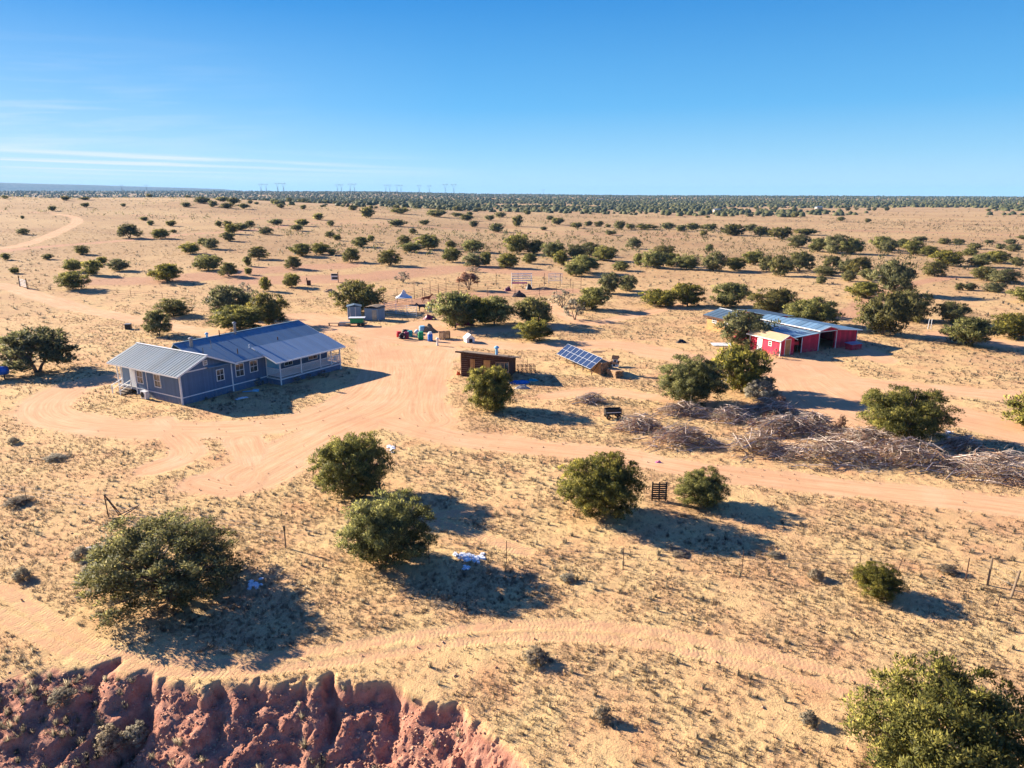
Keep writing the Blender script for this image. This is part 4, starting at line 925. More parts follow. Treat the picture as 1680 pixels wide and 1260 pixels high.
MB().box(0, 1.5, 0, .06, .0, .42).obj('panel', M['redp'], tr_); MB().box(.05, .12, .061, .12, -1.02, .42).box(1.38, 1.45, .061, .12, -1.02, .42).obj('post', M['wood'], tr_)
# tan roofed shed
shed = thing('tan_roofed_shed', 'red shed with tan roof, white door and window at the barn front', 'shed', (BA.x, BA.y, BA.z), BR)
MB().box(0, 2.4, 0, 5.4, -.1, 2.1).obj('wall', M['red_siding'], shed)
gb = MB(); frustum_wall(gb, [(0, 2.103), (2.4, 2.103), (1.2, 2.62)], (0, .1)); gb.obj('gable', M['red_siding'], shed)
sr_ = MB().slab((-.3, 5.8, 2.02), (-.3, -.25, 2.02), (1.2, -.25, 2.70), (1.2, 5.8, 2.70), .06).slab((1.203, 5.8, 2.70), (1.203, -.25, 2.70), (2.65, -.25, 2.04), (2.65, 5.8, 2.04), .06).obj('roof', M['tanroof'], shed)
MB().beam((-.32, -.26, 1.97), (-.32, 5.8, 1.97), .04, .13).beam((-.3, -.28, 1.96), (1.2, -.28, 2.64), .04, .1).beam((1.2, -.28, 2.64), (2.65, -.28, 1.98), .04, .1).obj('fascia', M['white'], sr_)
tb = MB(); tb.box(-.03, .1, -.03, -.002, -.1, 2.05); tb.box(-.03, -.002, -.001, .1, -.1, 2.0); tb.box(-.03, -.002, 5.3, 5.42, -.1, 2.0)
tb.box(.72, .8, -.03, -.002, -.1, 2.14); tb.box(1.7, 1.78, -.03, -.002, -.1, 2.14); tb.box(.8, 1.7, -.03, -.002, 2.06, 2.14); tb.obj('trim', M['white'], shed)
MB().box(.802, 1.698, -.05, -.002, 0, 2.058).obj('door', M['plywood'], shed)
MB().box(-.05, -.002, 3.1, 4.0, 0, 1.98).obj('door', M['white'], shed)
window(shed, '-x', 1.75, 1.35, .42, .5, bars=0)
rb = P(1403, 574); t_ = thing('red_crate_box', 'low red box with grey lid beside the right end of the red barn', 'box', (rb.x, rb.y + .6, rb.z), BR)
MB().box(-1.0, 1.0, -.5, .5, 0, .75).obj('body', M['red_siding'], t_); MB().slab((-1.1, -.6, .78), (1.1, -.6, .78), (1.1, .6, .9), (-1.1, .6, .9), .04).obj('lid', M['roof_barn'], t_)
# far barn with blue roof
FB = P(1185, 533); 
u0 = Vector((30.2, 109.2, 0)); fbn = thing('blue_roofed_barn', 'low tan walled barn with pale blue metal roof behind the brownish juniper', 'barn', (u0.x, u0.y, gz(u0.x, u0.y)), BR)
MB().box(.4, 6.2, -4.3, .4, -.1, 2.1).obj('wall', M['plywood'], fbn)
m = MB(); a, b, c, d = (0, .9, 2.15), (0, -5.0, 2.15), (3.3, -5.0, 2.95), (3.3, .9, 2.95); m.slab(a, b, c, d, .06); seams(m, b, a, d, c, .9)
a, b, c, d = (3.303, .9, 2.95), (3.303, -5.0, 2.95), (6.6, -5.0, 2.2), (6.6, .9, 2.2); m.slab(a, b, c, d, .06); seams(m, c, d, a, b, .9); o = m.obj('roof', M['roof_wing'], fbn)
MB().beam((-.02, .9, 2.0), (-.02, -5.0, 2.0), .05, .26).obj('fascia', M['rust'], o); MB().beam((3.3, .92, 2.98), (3.3, -5.02, 2.98), .2, .04).obj('ridge_cap', M['white'], o)
window(fbn, '-x', -1.3, 1.5, .8, .6, off=.4); window(fbn, '-x', -3.9, 1.4, .6, .7, off=.4)
MB().box(6.4, 10.2, -6.4, -.5, -.1, 2.2).obj('wall', M['red_siding'], fbn)
m = MB(); q = [(10.9, -7.2, 2.35), (10.9, -.1, 2.35), (5.9, -.1, 2.75), (5.9, -7.2, 2.75)]; m.slab(*q, .06); seams(m, q[0], q[1], q[2], q[3], .9); m.obj('lean_to_roof', M['roof_wing'], fbn)
# ------------------------------------------------------------------ solar array
p1 = P(912.9, 592.0); sa = thing('solar_array', 'tilted row of blue solar panels on a steel frame beside the lumber stacks', 'solar panels', (5.6, 87.4, gz(5.6, 87.4)), R(-67.5))
# local x along the low edge (towards the camera), local y up the slope
TL = R(36); cw, ch = 1.09, 1.95
for k in range(8):
    x0 = k * (cw + .012); fr = MB()
    e = .022; fr.box(x0, x0 + cw, 0, e, -.03, .012); fr.box(x0, x0 + cw, ch - e, ch, -.03, .012); fr.box(x0, x0 + e, e + .001, ch - e - .001, -.03, .012); fr.box(x0 + cw - e, x0 + cw, e + .001, ch - e - .001, -.03, .012); fr.box(x0 + e + .001, x0 + cw - e - .001, ch / 2 - .012, ch / 2 + .012, -.01, .01)
    Mx = Matrix.Translation((0, 0, .8)) @ Matrix.Rotation(TL, 4, 'X'); fr.rot(Mx); f_ = fr.obj('panel_frame', M['white_metal'], sa)
    c_ = MB().box(x0 + .024, x0 + cw - .024, .024, ch / 2 - .013, -.02, .002).box(x0 + .024, x0 + cw - .024, ch / 2 + .013, ch - .024, -.02, .002).obj('cells', M['solar'], f_)
    me = c_.data; me.transform(Mx)
ra = MB()
for v_ in (.35, 1.6):
    yy, zz = v_ * math.cos(TL), .8 + v_ * math.sin(TL) - .06; ra.beam((0, yy, zz), (8.8, yy, zz), .06)
    for k in range(5): x0 = .2 + k * 2.1; ra.beam((x0, yy, zz), (x0, yy, -.1), .06)
for k in range(5): x0 = .2 + k * 2.1; ra.beam((x0, .35, .15), (x0, 1.25, 1.55), .05); ra.beam((x0, .02, .75), (x0, 1.55, 1.85), .05)
ra.obj('support_frame', M['rust'], sa)
# ------------------------------------------------------------------ lumber, crates, cart etc.
def stack(name, label, px, py, L, W, n, rz, mat='lumber', step=.16):
    p = P(px, py); t = thing(name, label, 'lumber', p, rz)
    for k in range(n):
        z = k * step; m = MB(); nb = 5
        for j in range(nb):
            y0 = -W / 2 + j * W / nb; e = rnd.uniform(-.12, .12); m.box(-L / 2 + e, L / 2 + e, y0, y0 + W / nb * .88, z + .05, z + step - .01)
        for xx in (-L / 2 + .2, 0, L / 2 - .3): m.box(xx, xx + .1, -W / 2, W / 2, z, z + .048)
        m.obj('board_layer', M[mat], t)
    return t
stack('lumber_stack', 'taller layered stack of boards just behind the right end of the solar panels', 985, 610, 2.6, 1.7, 9, R(-62))
stack('lumber_stack', 'shorter layered stack of boards with a white ornament on top, right of the solar panels', 1009, 617, 1.7, 1.2, 5, R(-62))
p = P(1009, 613); b_ = thing('bird_house', 'small white two roofed bird house on the shorter board stack', 'bird house', (p.x, p.y, p.z + .82), R(-20))
MB().box(-.35, .35, -.3, .3, .05, .45).box(-.25, .25, -.2, .2, .45, 1.0).obj('body', M['white'], b_)
MB().slab((-.5, -.45, .45), (.5, -.45, .45), (.5, 0, .72), (-.5, 0, .72), .04).slab((-.4, -.32, 1.0), (.4, -.32, 1.0), (.4, .0, 1.35), (-.4, 0, 1.35), .04).slab((-.4, .003, 1.35), (.4, .003, 1.35), (.4, .35, 1.0), (-.4, .35, 1.0), .04).obj('roof', M['rust'], b_)
MB().box(-.12, .12, -.21, -.201, .55, .85).box(-.2, 0, -.31, -.301, .1, .4).obj('opening', M['dark'], b_)
p = P(975, 597); b_ = MB().box(-.5, .9, -.6, .5, 1.48, 1.56).box(-.3, 1.3, -.2, .3, 1.57, 1.63).obj('plywood_sheet', M['lumber']); b_.location = p; tag(b_, 'loose pale sheets lying on the taller board stack', 'plywood')
def cart(px, py, label, sc=1):
    p = P(px, py); t = thing('garden_cart', label, 'cart', p, R(8)); 
    MB().box(-.75, .75, -.35, .35, .42, .5).box(-.75, .75, -.35, -.31, .5, .95).box(-.75, .75, .31, .35, .5, .95).box(-.75, -.71, -.31, .31, .5, .9).box(.71, .75, -.31, .31, .5, .9).obj('bed', M['dark'], t)
    MB().box(-.7, .7, -.362, -.35, .62, .68).obj('side_strip', M['white'], t)
    for x_, y_ in ((-.5, -.42), (.5, -.42), (-.5, .42), (.5, .42)):
        w_ = MB().tube([(x_, y_ - .05, .22), (x_, y_ + .05, .22)], .22, 16).obj('wheel', M['dark'], t); MB().tube([(x_, y_ - .056, .22), (x_, y_ + .056, .22)], .09, 12).obj('hub', M['lumber'], w_)
    MB().beam((-.5, -.42, .22), (-.5, .42, .22), .05).beam((.5, -.42, .22), (.5, .42, .22), .05).beam((.75, 0, .4), (1.35, 0, .12), .05).obj('axle', M['rust'], t)
cart(1005, 686, 'small black cart at the left tip of the brush piles')
def pallet(px, py, label, rz, w=1.05, h=1.3, n=7, mt='dark', lean=.06):
    p = P(px, py); t = thing('pallet', label, 'pallet', p, rz)
    for x_ in (-w / 2, -.04, w / 2 - .09): MB().hexa([(x_, 0, -.03), (x_ + .09, 0, -.03), (x_ + .09, .1, -.03), (x_, .1, -.03), (x_, lean, h), (x_ + .09, lean, h), (x_ + .09, .1 + lean, h), (x_, .1 + lean, h)]).obj('stringer', M[mt], t)
    for k in range(n): z = .12 + k * (h - .14) / n; o = lean * z / h; MB().box(-w / 2 - .02, w / 2 + .02, o - .025, o - .002, z, z + .1).obj('slat', M[mt], t)
pallet(1081, 822, 'black slatted pallet standing upright between two round junipers', R(-3), 1.0, 1.32, 8)
pallet(612, 812, 'dark wooden pallet leaning in the shade under the upper snow side juniper', R(25), 1.1, 1.2, 5, 'wood')
# crates near the drums
for k, (px, py, lb) in enumerate(((725.5, 556, 'pale slatted crate cage right of the blue drum'), (733, 555.5, 'dark slatted crate cage touching the pale one'))):
    p = P(px, py); t = thing('crate_cage', lb, 'crate', p, R(10)); m = MB()
    for a_ in (-.45, .4): 
        for b2 in (-.4, .35): m.box(a_, a_ + .05, b2, b2 + .05, 0, 1.1)
    m.obj('post', M['wood'], t); m = MB()
    for j in range(6): z = .05 + j * .18; m.box(-.46, .46, -.43, -.405, z, z + .12); m.box(-.46, .46, .405, .43, z, z + .12); m.box(-.49, -.465, -.4, .4, z, z + .12); m.box(.465, .49, -.4, .4, z, z + .12)
    m.obj('slat', M['lumber' if k == 0 else 'darkwood'], t)
def drum(px, py, mt, label, h=1.0, r=.33, lid=None, lying=False, cat='barrel', base=True):
    p = P(px, py); t = thing('barrel', label, cat, p, rnd.uniform(0, 3))
    m = MB().lathe([(r * .93, 0), (r, .04 * h), (r, .3 * h), (r * 1.04, .32 * h), (r, .35 * h), (r, .62 * h), (r * 1.04, .65 * h), (r, .68 * h), (r, .94 * h), (r * .94, h)], 20)
    if lying: m.rot(Matrix.Translation((0, 0, r)) @ Matrix.Rotation(R(90), 4, 'Y'))
    m.obj('body', M[mt], t, True)
    if not lying: MB().lathe([(r * .95, h + .002), (r * .97, h + .03), (r * .6, h + .045 + (.25 if lid == 'white' else 0))], 18).obj('lid', M[lid or mt], t)
drum(654.5, 552.5, 'redp', 'bright red plastic barrel at the left end of the row of drums', .75, .36)
drum(667, 555.5, 'purp', 'maroon barrel between the black tyres and the green drum', .95, .36)
drum(673, 552, 'tealp', 'teal green barrel half hidden behind the maroon barrel', .85, .36)
drum(690.5, 556.5, 'greenp', 'green drum bin left of the bright blue drum', 1.05, .4, 'greenp')
drum(706, 559.5, 'bluep', 'bright blue drum with a white cap right of the green drum', 1.05, .36, 'white')
drum(683, 549, 'white_metal', 'pale drum lying behind the green drum', 1.2, .3, None, True)
drum(692.5, 543.5, 'lbluep', 'pale blue tub standing behind the green drum', .8, .45, 'lbluep', cat='tub')
drum(788, 527, 'lbluep', 'pale turquoise tub in the shade below the dense clump', .9, .36)
drum(705, 512, 'bluep', 'dark blue drum at the corral gate by the dense clump', 1.3, .45)
def tyre(px, py, z, label, r=.42, standing=False):
    p = P(px, py); m = MB(); n = 20; k = 8
    for i in range(n):
        for j in range(k):
            a = 2 * math.pi * i / n; b = 2 * math.pi * j / k; q = r - .14 + .13 * math.cos(b); m.v.append((q * math.cos(a), q * math.sin(a), .12 + .12 * math.sin(b)))
    for i in range(n):
        for j in range(k): m.f.append((i * k + j, ((i + 1) % n) * k + j, ((i + 1) % n) * k + (j + 1) % k, i * k + (j + 1) % k))
    if standing: m.rot(Matrix.Translation((0, 0, r)) @ Matrix.Rotation(R(80), 4, 'X'))
    o = m.obj('tyre', M['dark'], None, True); o.location = (p.x, p.y, p.z + z); tag(o, label, 'tyre')
for a_ in ((659, 555, 0, 'black tyre lying flat at the bottom left of the tyre heap', .5), (660, 554, .25, 'black tyre resting on the flat one in the tyre heap', .48), (664, 549, 0, 'black tyre at the back of the heap behind the maroon barrel', .55), (665, 549, .26, 'black tyre stacked second at the back of the heap', .55), (665.5, 549, .52, 'black tyre stacked topmost at the back of the heap', .52), (673, 547, 0, 'black tyre lying flat at the right of the tyre heap', .5)): tyre(*a_)
tyre(661, 557, .0, 'black tyre standing upright beside the maroon barrel', .5, True)
# white post, dog house, tarp heap
p = P(717.8, 567); t = thing('water_hydrant', 'short white post hydrant in the yard below the crates', 'hydrant', p); MB().lathe([(.16, 0), (.14, .1), (.14, .8), (.2, .85), (.2, 1.05), (.1, 1.12)], 12).obj('body', M['white'], t, True); MB().tube([(.1, 0, .95), (.35, 0, .9), (.38, 0, .75)], .05, 8).obj('spout', M['white_metal'], t)
p = P(770, 560.5); t = thing('dog_house', 'small white dog house with dark doorway in the dirt yard', 'dog house', p, R(20))
MB().box(-.6, .6, -.7, .7, 0, .62).obj('wall', M['white'], t); MB().slab((-.75, -.8, .55), (-.75 + .75, -.8, 1.15), (0, .8, 1.15), (-.75, .8, .55), .05).slab((0.003, -.8, 1.15), (.75, -.8, .55), (.75, .8, .55), (0.003, .8, 1.15), .05).obj('roof', M['white'], t); MB().box(-.24, .24, -.72, -.702, .02, .55).obj('doorway', M['dark'], t)
g_ = MB(); g_.v = [(-.6, -.69, .62), (.6, -.69, .62), (0, -.69, 1.08), (-.6, -.6, .62), (.6, -.6, .62), (0, -.6, 1.08)]; g_.f = [(0, 1, 2), (5, 4, 3), (1, 4, 5, 2), (0, 2, 5, 3)]; g_.obj('gable', M['white'], t)
def heap(px, py, w, d, h, mat, name, label, cat, seed=1, rz=0):
    p = P(px, py); n = 22; m = MB(); g = np.random.default_rng(seed)
    for i in range(n + 1):
        for j in range(n + 1):
            u = i / n * 2 - 1; v = j / n * 2 - 1; rr = min(1, math.hypot(u, v)); z = h * (1 - rr ** 2) * (.55 + .9 * float(vnoise(u * 3 + seed, v * 3, seed))) 
            m.v.append((u * w / 2, v * d / 2, max(z - .03, -.05)))
    for i in range(n):
        for j in range(n): a = i * (n + 1) + j; m.f.append((a, a + n + 1, a + n + 2, a + 1))
    k = len(m.v); m.v += [(-w / 2, -d / 2, -.12), (w / 2, -d / 2, -.12), (w / 2, d / 2, -.12), (-w / 2, d / 2, -.12)]; m.f.append((k, k + 3, k + 2, k + 1))
    o = m.obj(name, M[mat], None, False); o.location = p; o.rotation_euler = (0, 0, rz); tag(o, label, cat); return o
heap(703, 543, 2.6, 1.6, .95, 'wood', 'boat_cover', 'grey brown covered heap behind the blue drum', 'heap', 3)
heap(852, 628, 2.6, 1.5, .3, 'tarp', 'tarp', 'crumpled bright blue tarp in the shade right of the log cabin', 'tarp', 4, .3)
heap(874, 624, 1.5, .8, .2, 'tealp', 'tarp', 'teal tarp beyond the blue one in the cabin shade', 'tarp', 5)
heap(857, 637, 1.8, .8, .35, 'concrete', 'rubble_heap', 'pale rubble heap at the edge of the cabin shade', 'rubble', 6)
heap(752, 615, .6, .4, .5, 'orange', 'gas_can', 'orange plastic can at the left corner of the log cabin', 'can', 7)
heap(705, 524, 2.4, 1.4, .7, 'purp', 'junk_heap', 'dark purple junk heap left of the dense clump', 'heap', 9)
heap(762, 533, 3.2, 1.4, .9, 'purp', 'junk_heap', 'maroon junk heap in the shade under the dense clump', 'heap', 10)
heap(852, 487, 3.2, 1.5, 1.0, 'donkey', 'junk_heap', 'dark scrap heap inside the corral', 'heap', 11)
heap(896, 475, 7, 1.2, .5, 'wood', 'lumber_heap', 'long flat heap of old timbers inside the corral', 'timbers', 12, -.05)
heap(868, 475, 1.6, 1.4, 1.1, 'dark', 'covered_bale', 'black covered lump in the corral beside the timbers', 'heap', 13)
heap(833, 477, 1.6, 1.2, 1.0, 'purp', 'covered_bale', 'dark purple covered lump near the corral centre', 'heap', 15)
heap(540, 479, 3.0, 1.2, .6, 'lumber', 'junk_heap', 'small rusty heap in the bare field left of the wide dark juniper', 'heap', 16)
heap(1080, 758, .5, .3, .15, 'pink', 'pink_cloth', 'pink cloth on the dirt above the black pallet', 'cloth', 17)
heap(1118, 562, 1.6, 1.0, .5, 'dark', 'scrap_heap', 'small dark scrap heap on the grassy mound', 'heap', 18)
p = P(156, 907); o = MB().lathe([(.2, 0), (.36, .1), (.34, .34), (.2, .42)], 9).rot(Matrix.Diagonal((1.5, .8, 1, 1))).obj('boulder', M['concrete'], None); o.location = p; o.rotation_euler = (.1, .06, .3); tag(o, 'grey block shaped boulder beside a pale bush at left foreground', 'rock')
# box shaped things
def simple(name, label, cat, px, py, rz, parts):
    p = P(px, py); t = thing(name, label, cat, p, rz)
    for nm, mt, bs in parts:
        m = MB()
        for b in bs: m.box(*b)
        m.obj(nm, M[mt], t, bevel=.015)
    return t
simple('water_bin', 'small black bin alone in the grass left of the leaning juniper', 'bin', 211, 540, .2, [('body', 'dark', [(-.4, .4, -.4, .4, 0, .8)]), ('rim', 'steel', [(-.44, .44, -.44, .44, .8, .86)])])
t = simple('metal_shed', 'narrow dark blue metal shed with pale ribs, left of the two by the corral', 'shed', 582, 524, R(12), [('wall', 'shedblue', [(-1.1, 1.1, 0, 1.8, 0, 2.15)]), ('corner_strip', 'white_metal', [(-.75, -.68, -.03, -.002, 0, 2.1), (.15, .22, -.03, -.002, 0, 2.1), (-1.12, -1.05, -.03, -.002, 0, 2.1)])])
MB().slab((-1.25, -.15, 2.17), (0, -.15, 2.45), (0, 2.0, 2.45), (-1.25, 2.0, 2.17), .04).slab((.003, -.15, 2.45), (1.25, -.15, 2.17), (1.25, 2.0, 2.17), (.003, 2.0, 2.45), .04).obj('roof', M['roof_wing'], t)
t = simple('metal_shed', 'wider metal shed with brownish rounded roof, right of the two by the corral', 'shed', 610, 526, R(-18), [('wall', 'shedblue', [(-1.3, 1.3, 0, 2.2, 0, 2.0)]), ('door', 'steel', [(.1, .95, -.04, -.002, 0, 1.8)])])
m = MB(); q = [(-1.45, 2.0), (-1.1, 2.25), (0, 2.42), (1.1, 2.25), (1.45, 2.0)]
for (a_, za), (b2, zb) in zip(q[:-1], q[1:]): m.slab((a_, -.15, za + .02), (b2, -.15, zb + .02), (b2, 2.4, zb + .02), (a_, 2.4, za + .02), .05)
m.obj('roof', M['wood'], t)
t = simple('dumpster', 'green metal bin on a low trailer in front of the narrow blue shed', 'bin', 585, 535, R(4), [('body', 'greenp', [(-1.0, 1.0, 0, 1.1, .45, 1.25)]), ('lid', 'white_metal', [(-1.25, 1.35, -.1, 1.2, 1.252, 1.33)]), ('trailer_bed', 'lumber', [(-1.7, 1.6, -.15, 1.3, .32, .44)])])
for x_, y_ in ((.4, -.25), (1.0, -.25), (.4, 1.4), (1.0, 1.4)): MB().tube([(x_, y_ - .08, .27), (x_, y_ + .08, .27)], .27, 14).obj('wheel', M['dark'], t)
simple('stock_tank', 'low long trough left of the green bin trailer', 'trough', 566, 534, .05, [('body', 'concrete', [(-.85, .85, -.35, .35, 0, .5)]), ('rim', 'steel', [(-.9, .9, -.4, .4, .5, .55)])])
simple('work_bench', 'low plank bench lying at the left of the long trough', 'bench', 548, 534, 0, [('top', 'wood', [(-.9, .9, -.3, .3, .35, .42)]), ('leg', 'wood', [(-.8, -.7, -.25, .25, 0, .35)]), ('leg', 'wood', [(.7, .8, -.25, .25, 0, .35)])])
simple('feed_sign', 'black and white striped board on a post in the bare field', 'board', 555, 463, 0, [('panel', 'white', [(-1.6, -.1, -.05, .05, .5, 2.0)]), ('stripe', 'dark', [(-1.5, -.1, -.07, -.051, 1.55, 1.95), (-1.4, -.1, -.07, -.051, .7, 1.2)]), ('post', 'rust', [(-.05, .1, -.08, .08, 0, 2.4)])])
simple('stump', 'small red brown stump with fork in the bare field', 'stump', 506.5, 468, 0, [('trunk', 'rust', [(-.35, .45, -.3, .3, 0, 1.1)]), ('fork', 'rust', [(-.45, -.25, -.1, .1, 1.1, 1.7)])])
simple('white_panel', 'pale lattice panel standing at the back of the corral right end', 'panel', 911, 465, 0, [('frame', 'white', [(-1.6, 1.6, -.04, .04, .6, .7), (-1.6, 1.6, -.04, .04, 1.5, 1.6), (-1.6, 1.6, -.04, .04, 2.3, 2.4), (-1.6, -1.5, -.04, .04, 0, 2.4), (1.5, 1.6, -.04, .04, 0, 2.4), (-.05, .05, -.04, .04, .7, 2.4)]), ('mesh', 'white_metal', [(-1.5 + .3 * k, -1.44 + .3 * k, -.02, .02, .7, 2.3) for k in range(10)])])
simple('jump_fence', 'white and pink barred jump panel inside the corral', 'panel', 856, 472, .1, [('bar', 'white', [(-2.2, 2.2, -.05, .05, z, z + .22) for z in (1.5, 2.0, 2.5, 3.0)]), ('bar', 'pink', [(-2.2, 1.2, -.05, .05, .9, 1.25)]), ('post', 'white', [(-2.3, -2.2, -.1, .1, 0, 3.4), (2.2, 2.3, -.1, .1, 0, 3.2), (0, .1, .051, .12, 0, 3.0)])])
t = simple('porch_debris', 'pale blue board lying in the shade in front of the house', 'board', 408, 643, .4, [('board', 'lbluep', [(-.6, .6, -.12, .12, .05, .1)])])
t = simple('porch_debris', 'flat pale sheet lying nearest the camera in the house shade', 'board', 397, 654, .9, [('board', 'white_metal', [(-.7, .6, -.25, .25, .03, .07), (-.5, .2, -.2, .1, .072, .16)])])
t = simple('porch_debris', 'small pale box half in the grass in the house shade', 'box', 420, 642, .2, [('body', 'lbluep', [(-.3, .3, -.2, .2, 0, .2)])])
# reused sheet on mound
o = MB().slab((-1.6, -.9, .1), (1.6, -1.1, .1), (1.5, 1.0, .14), (-1.5, .9, .14), .04).obj('window_sheets', M['white_metal'], None); o.location = P(1186, 566); tag(o, 'pale flat panels lying on the grass left of the tan roofed shed', 'panels')
# white canopy in the corral
p = P(663, 499); t = thing('canopy', 'small white peaked canopy inside the corral', 'canopy', p, R(8)); n0 = 0
m = MB(); prof = [(1.9, 1.3), (1.2, 1.55), (.6, 2.0), (.12, 2.75)]
for r_, z in prof: m.v += [(r_ * math.cos(R(45 + 90 * k)) * 1.15, r_ * math.sin(R(45 + 90 * k)), z) for k in range(4)]
for i in range(3): m.f += [(i * 4 + k, i * 4 + (k + 1) % 4, (i + 1) * 4 + (k + 1) % 4, (i + 1) * 4 + k) for k in range(4)]
m.f.append((12, 13, 14, 15)); o = m.obj('cover', M['white'], t); s_ = o.modifiers.new('s', 'SOLIDIFY'); s_.thickness = .03
for k in range(4): x_, y_ = 1.85 * math.cos(R(45 + 90 * k)) * 1.15, 1.85 * math.sin(R(45 + 90 * k)); MB().beam((x_, y_, 0), (x_, y_, 1.3), .05).obj('pole', M['white_metal'], t)
# blue gas tank
p = P(4, 622); t = thing('gas_tank', 'bright blue horizontal tank on dark legs cut by the left edge', 'tank', p, R(38))
prof = [(.02, 0), (.3, .04), (.46, .18), (.5, .4), (.5, 2.6), (.46, 2.82), (.3, 2.96), (.02, 3.0)]
MB().lathe(prof, 24).rot(Matrix.Translation((-2.2, 0, .95)) @ Matrix.Rotation(R(90), 4, 'Y')).obj('vessel', M['tank'], t, True)
MB().lathe([(.2, 0), (.2, .16), (.12, .22)], 14, (-.7, 0, 1.42)).obj('dome_cap', M['white'], t)
for x_ in (-1.7, .15): MB().box(x_, x_ + .14, -.4, .4, -.05, .6).obj('leg', M['rust'], t)
# ------------------------------------------------------------------ fences
def rail_fence(name, label, pts, hp, nr, htop, step, mt, group=None, thick=.045, posttall=None):
    W = [P(*q) for q in pts]; t = thing(name, label, 'fence', W[0], 0, group); o = W[0]
    for i in range(len(W) - 1):
        a, b = W[i], W[i + 1]; n = max(1, round((b - a).length / step))
        for k in range(n + (1 if i == len(W) - 2 else 0)):
            q = a.lerp(b, k / n) - o; q = Vector((q.x, q.y, gz(q.x + o.x, q.y + o.y) - o.z)); h_ = hp if k % 2 else (posttall or hp)
            MB().tube([q + Vector((0, 0, -.1)), q + Vector((0, 0, h_))], thick, 6).obj('post', M[mt], t)
        for k in range(nr):
            z = htop * (k + 1) / nr - .08; MB().beam(a - o + Vector((0, 0, z)), b - o + Vector((0, 0, z)), thick * (.6 if nr < 4 else .9)).obj('rail', M[mt], t)
    return t
rail_fence('corral_fence', 'rusty rail fence along the left and back side of the corral', [(630, 502), (652, 497), (680, 491), (706, 484), (732, 477), (753, 476), (784, 471)], 2.0, 5, 1.7, 3.2, 'rust', None, .05, 2.9)
rail_fence('corral_fence', 'rusty rail fence along the far right side of the corral', [(784, 471), (814, 468), (850, 468), (893, 469), (919, 470), (953, 474)], 2.0, 3, 1.7, 4.0, 'rust', None, .05, 2.9)
rail_fence('corral_fence', 'pale silver rail panels at the near left side of the corral', [(631, 514), (650, 516), (668, 518), (684, 520)], 1.9, 6, 1.85, 2.2, 'white_metal', None, .045)
rail_fence('corral_fence', 'thin inner rail fence crossing the middle of the corral', [(697, 497), (720, 494), (753, 492), (800, 490), (845, 489), (885, 485), (940, 480)], 1.8, 3, 1.5, 5.0, 'rust', None, .04, 2.3)
rail_fence('wire_fence', 'thin wire fence with steel stakes crossing the plain below the white gate', [(47, 474), (130, 481), (215, 487), (320, 495)], 1.4, 3, 1.2, 9.0, 'rust', None, .035)
# foreground stakes and strands
FP = [(-60, 812, 1.2, .02), (44.5, 825, 1.25, .02), (469, 899, 1.35, .045), (704, 924, 1.35, .02), (831, 923, 1.35, .02), (1022, 934, 1.35, .022), (1217, 940, 1.35, .022), (1409, 937, 1.1, .02), (1470, 944, 1.0, .02), (1584, 953, 1.35, .03), (1620, 960, 1.6, .055), (1658, 981, 1.5, .06)]
o0 = P(469, 899); t = thing('wire_fence', 'foreground wire fence of thin stakes running across below the junipers', 'fence', o0); tops = []
for px, py, h_, r_ in FP:
    q = P(px, py) - o0; ln = Vector((.0, 0, h_)) if px not in (1470, 1658) else Vector((.28, .1, h_)); MB().tube([q + Vector((0, 0, -.1)), q + ln], r_, 7).obj('post', M['wood' if r_ > .03 else 'rust'], t)
    if r_ == .045: MB().tube([q + Vector((0, 0, 1.12)), q + Vector((0, 0, 1.4))], .06, 8).obj('post_cap', M['dark'], t)
    tops.append((q, ln))
for zf in (.45, .7, .92):
    m = MB()
    for (a, la), (b, lb) in zip(tops[:-1], tops[1:]):
        A1, B1 = a + la * zf, b + lb * zf; m.tube([A1, A1.lerp(B1, .5) + Vector((0, 0, -.04)), B1], .005, 4, False)
    m.obj('wire', M['steel'], t)
q = P(1634, 1001); o = MB().tube([(0, 0, -.1), (.12, .05, .9)], .02, 6).obj('fence_stake', M['rust'], None); o.location = q; tag(o, 'thin rusty stake standing alone below the thick leaning posts', 'stake')
q = P(1527, 540); o = MB().tube([(0, 0, -.1), (0, 0, 1.6)], .05, 6).tube([(-.35, .2, -.1), (-.3, .2, 1.6)], .05, 6).obj('fence_stake', M['white_metal'], None); o.location = q; tag(o, 'pair of pale stakes in the grass between the junipers at right', 'stake')
# white gate
a = P(33, 470); b = P(45, 474); t = thing('ranch_gate', 'white barred gate beside the dirt track at the far left', 'gate', a); d_ = b - a
for k in range(5): z = .35 + k * .33; MB().beam(Vector((0, 0, z)), d_ + Vector((0, 0, z)), .06, .12).obj('bar', M['white'], t)
MB().beam((0, 0, -.1), (0, 0, 2.3), .16).obj('post', M['darkwood'], t); MB().beam(d_ + Vector((0, 0, -.1)), d_ + Vector((0, 0, 2.2)), .14).obj('post', M['darkwood'], t); MB().beam((.06, 0, .3), d_ + Vector((0, 0, 1.7)), .05).obj('brace', M['white'], t)
# leaning pole frame in the left foreground
a = P(178, 848); t = thing('pole_frame', 'collapsed rusty pole frame in the grass at left', 'frame', a)
K = lambda px, py, z=0: Vector((flat(px, py, z + a.z)[0] - a.x, flat(px, py, z + a.z)[1] - a.y, z))
tp = K(171, 812, 1.55); 
for e in (K(178, 848, 0), K(196, 846, 0), K(200, 846, .1)): MB().tube([tp, e], .035, 6).obj('pole', M['rust'], t)
for s_, e in ((K(193, 846, .1), K(228, 829, .55)), (K(198, 849, .05), K(226, 831, .5)), (K(178, 851, 0), K(205, 848, .05))): MB().tube([s_, e], .035, 6).obj('pole', M['darkwood'], t)
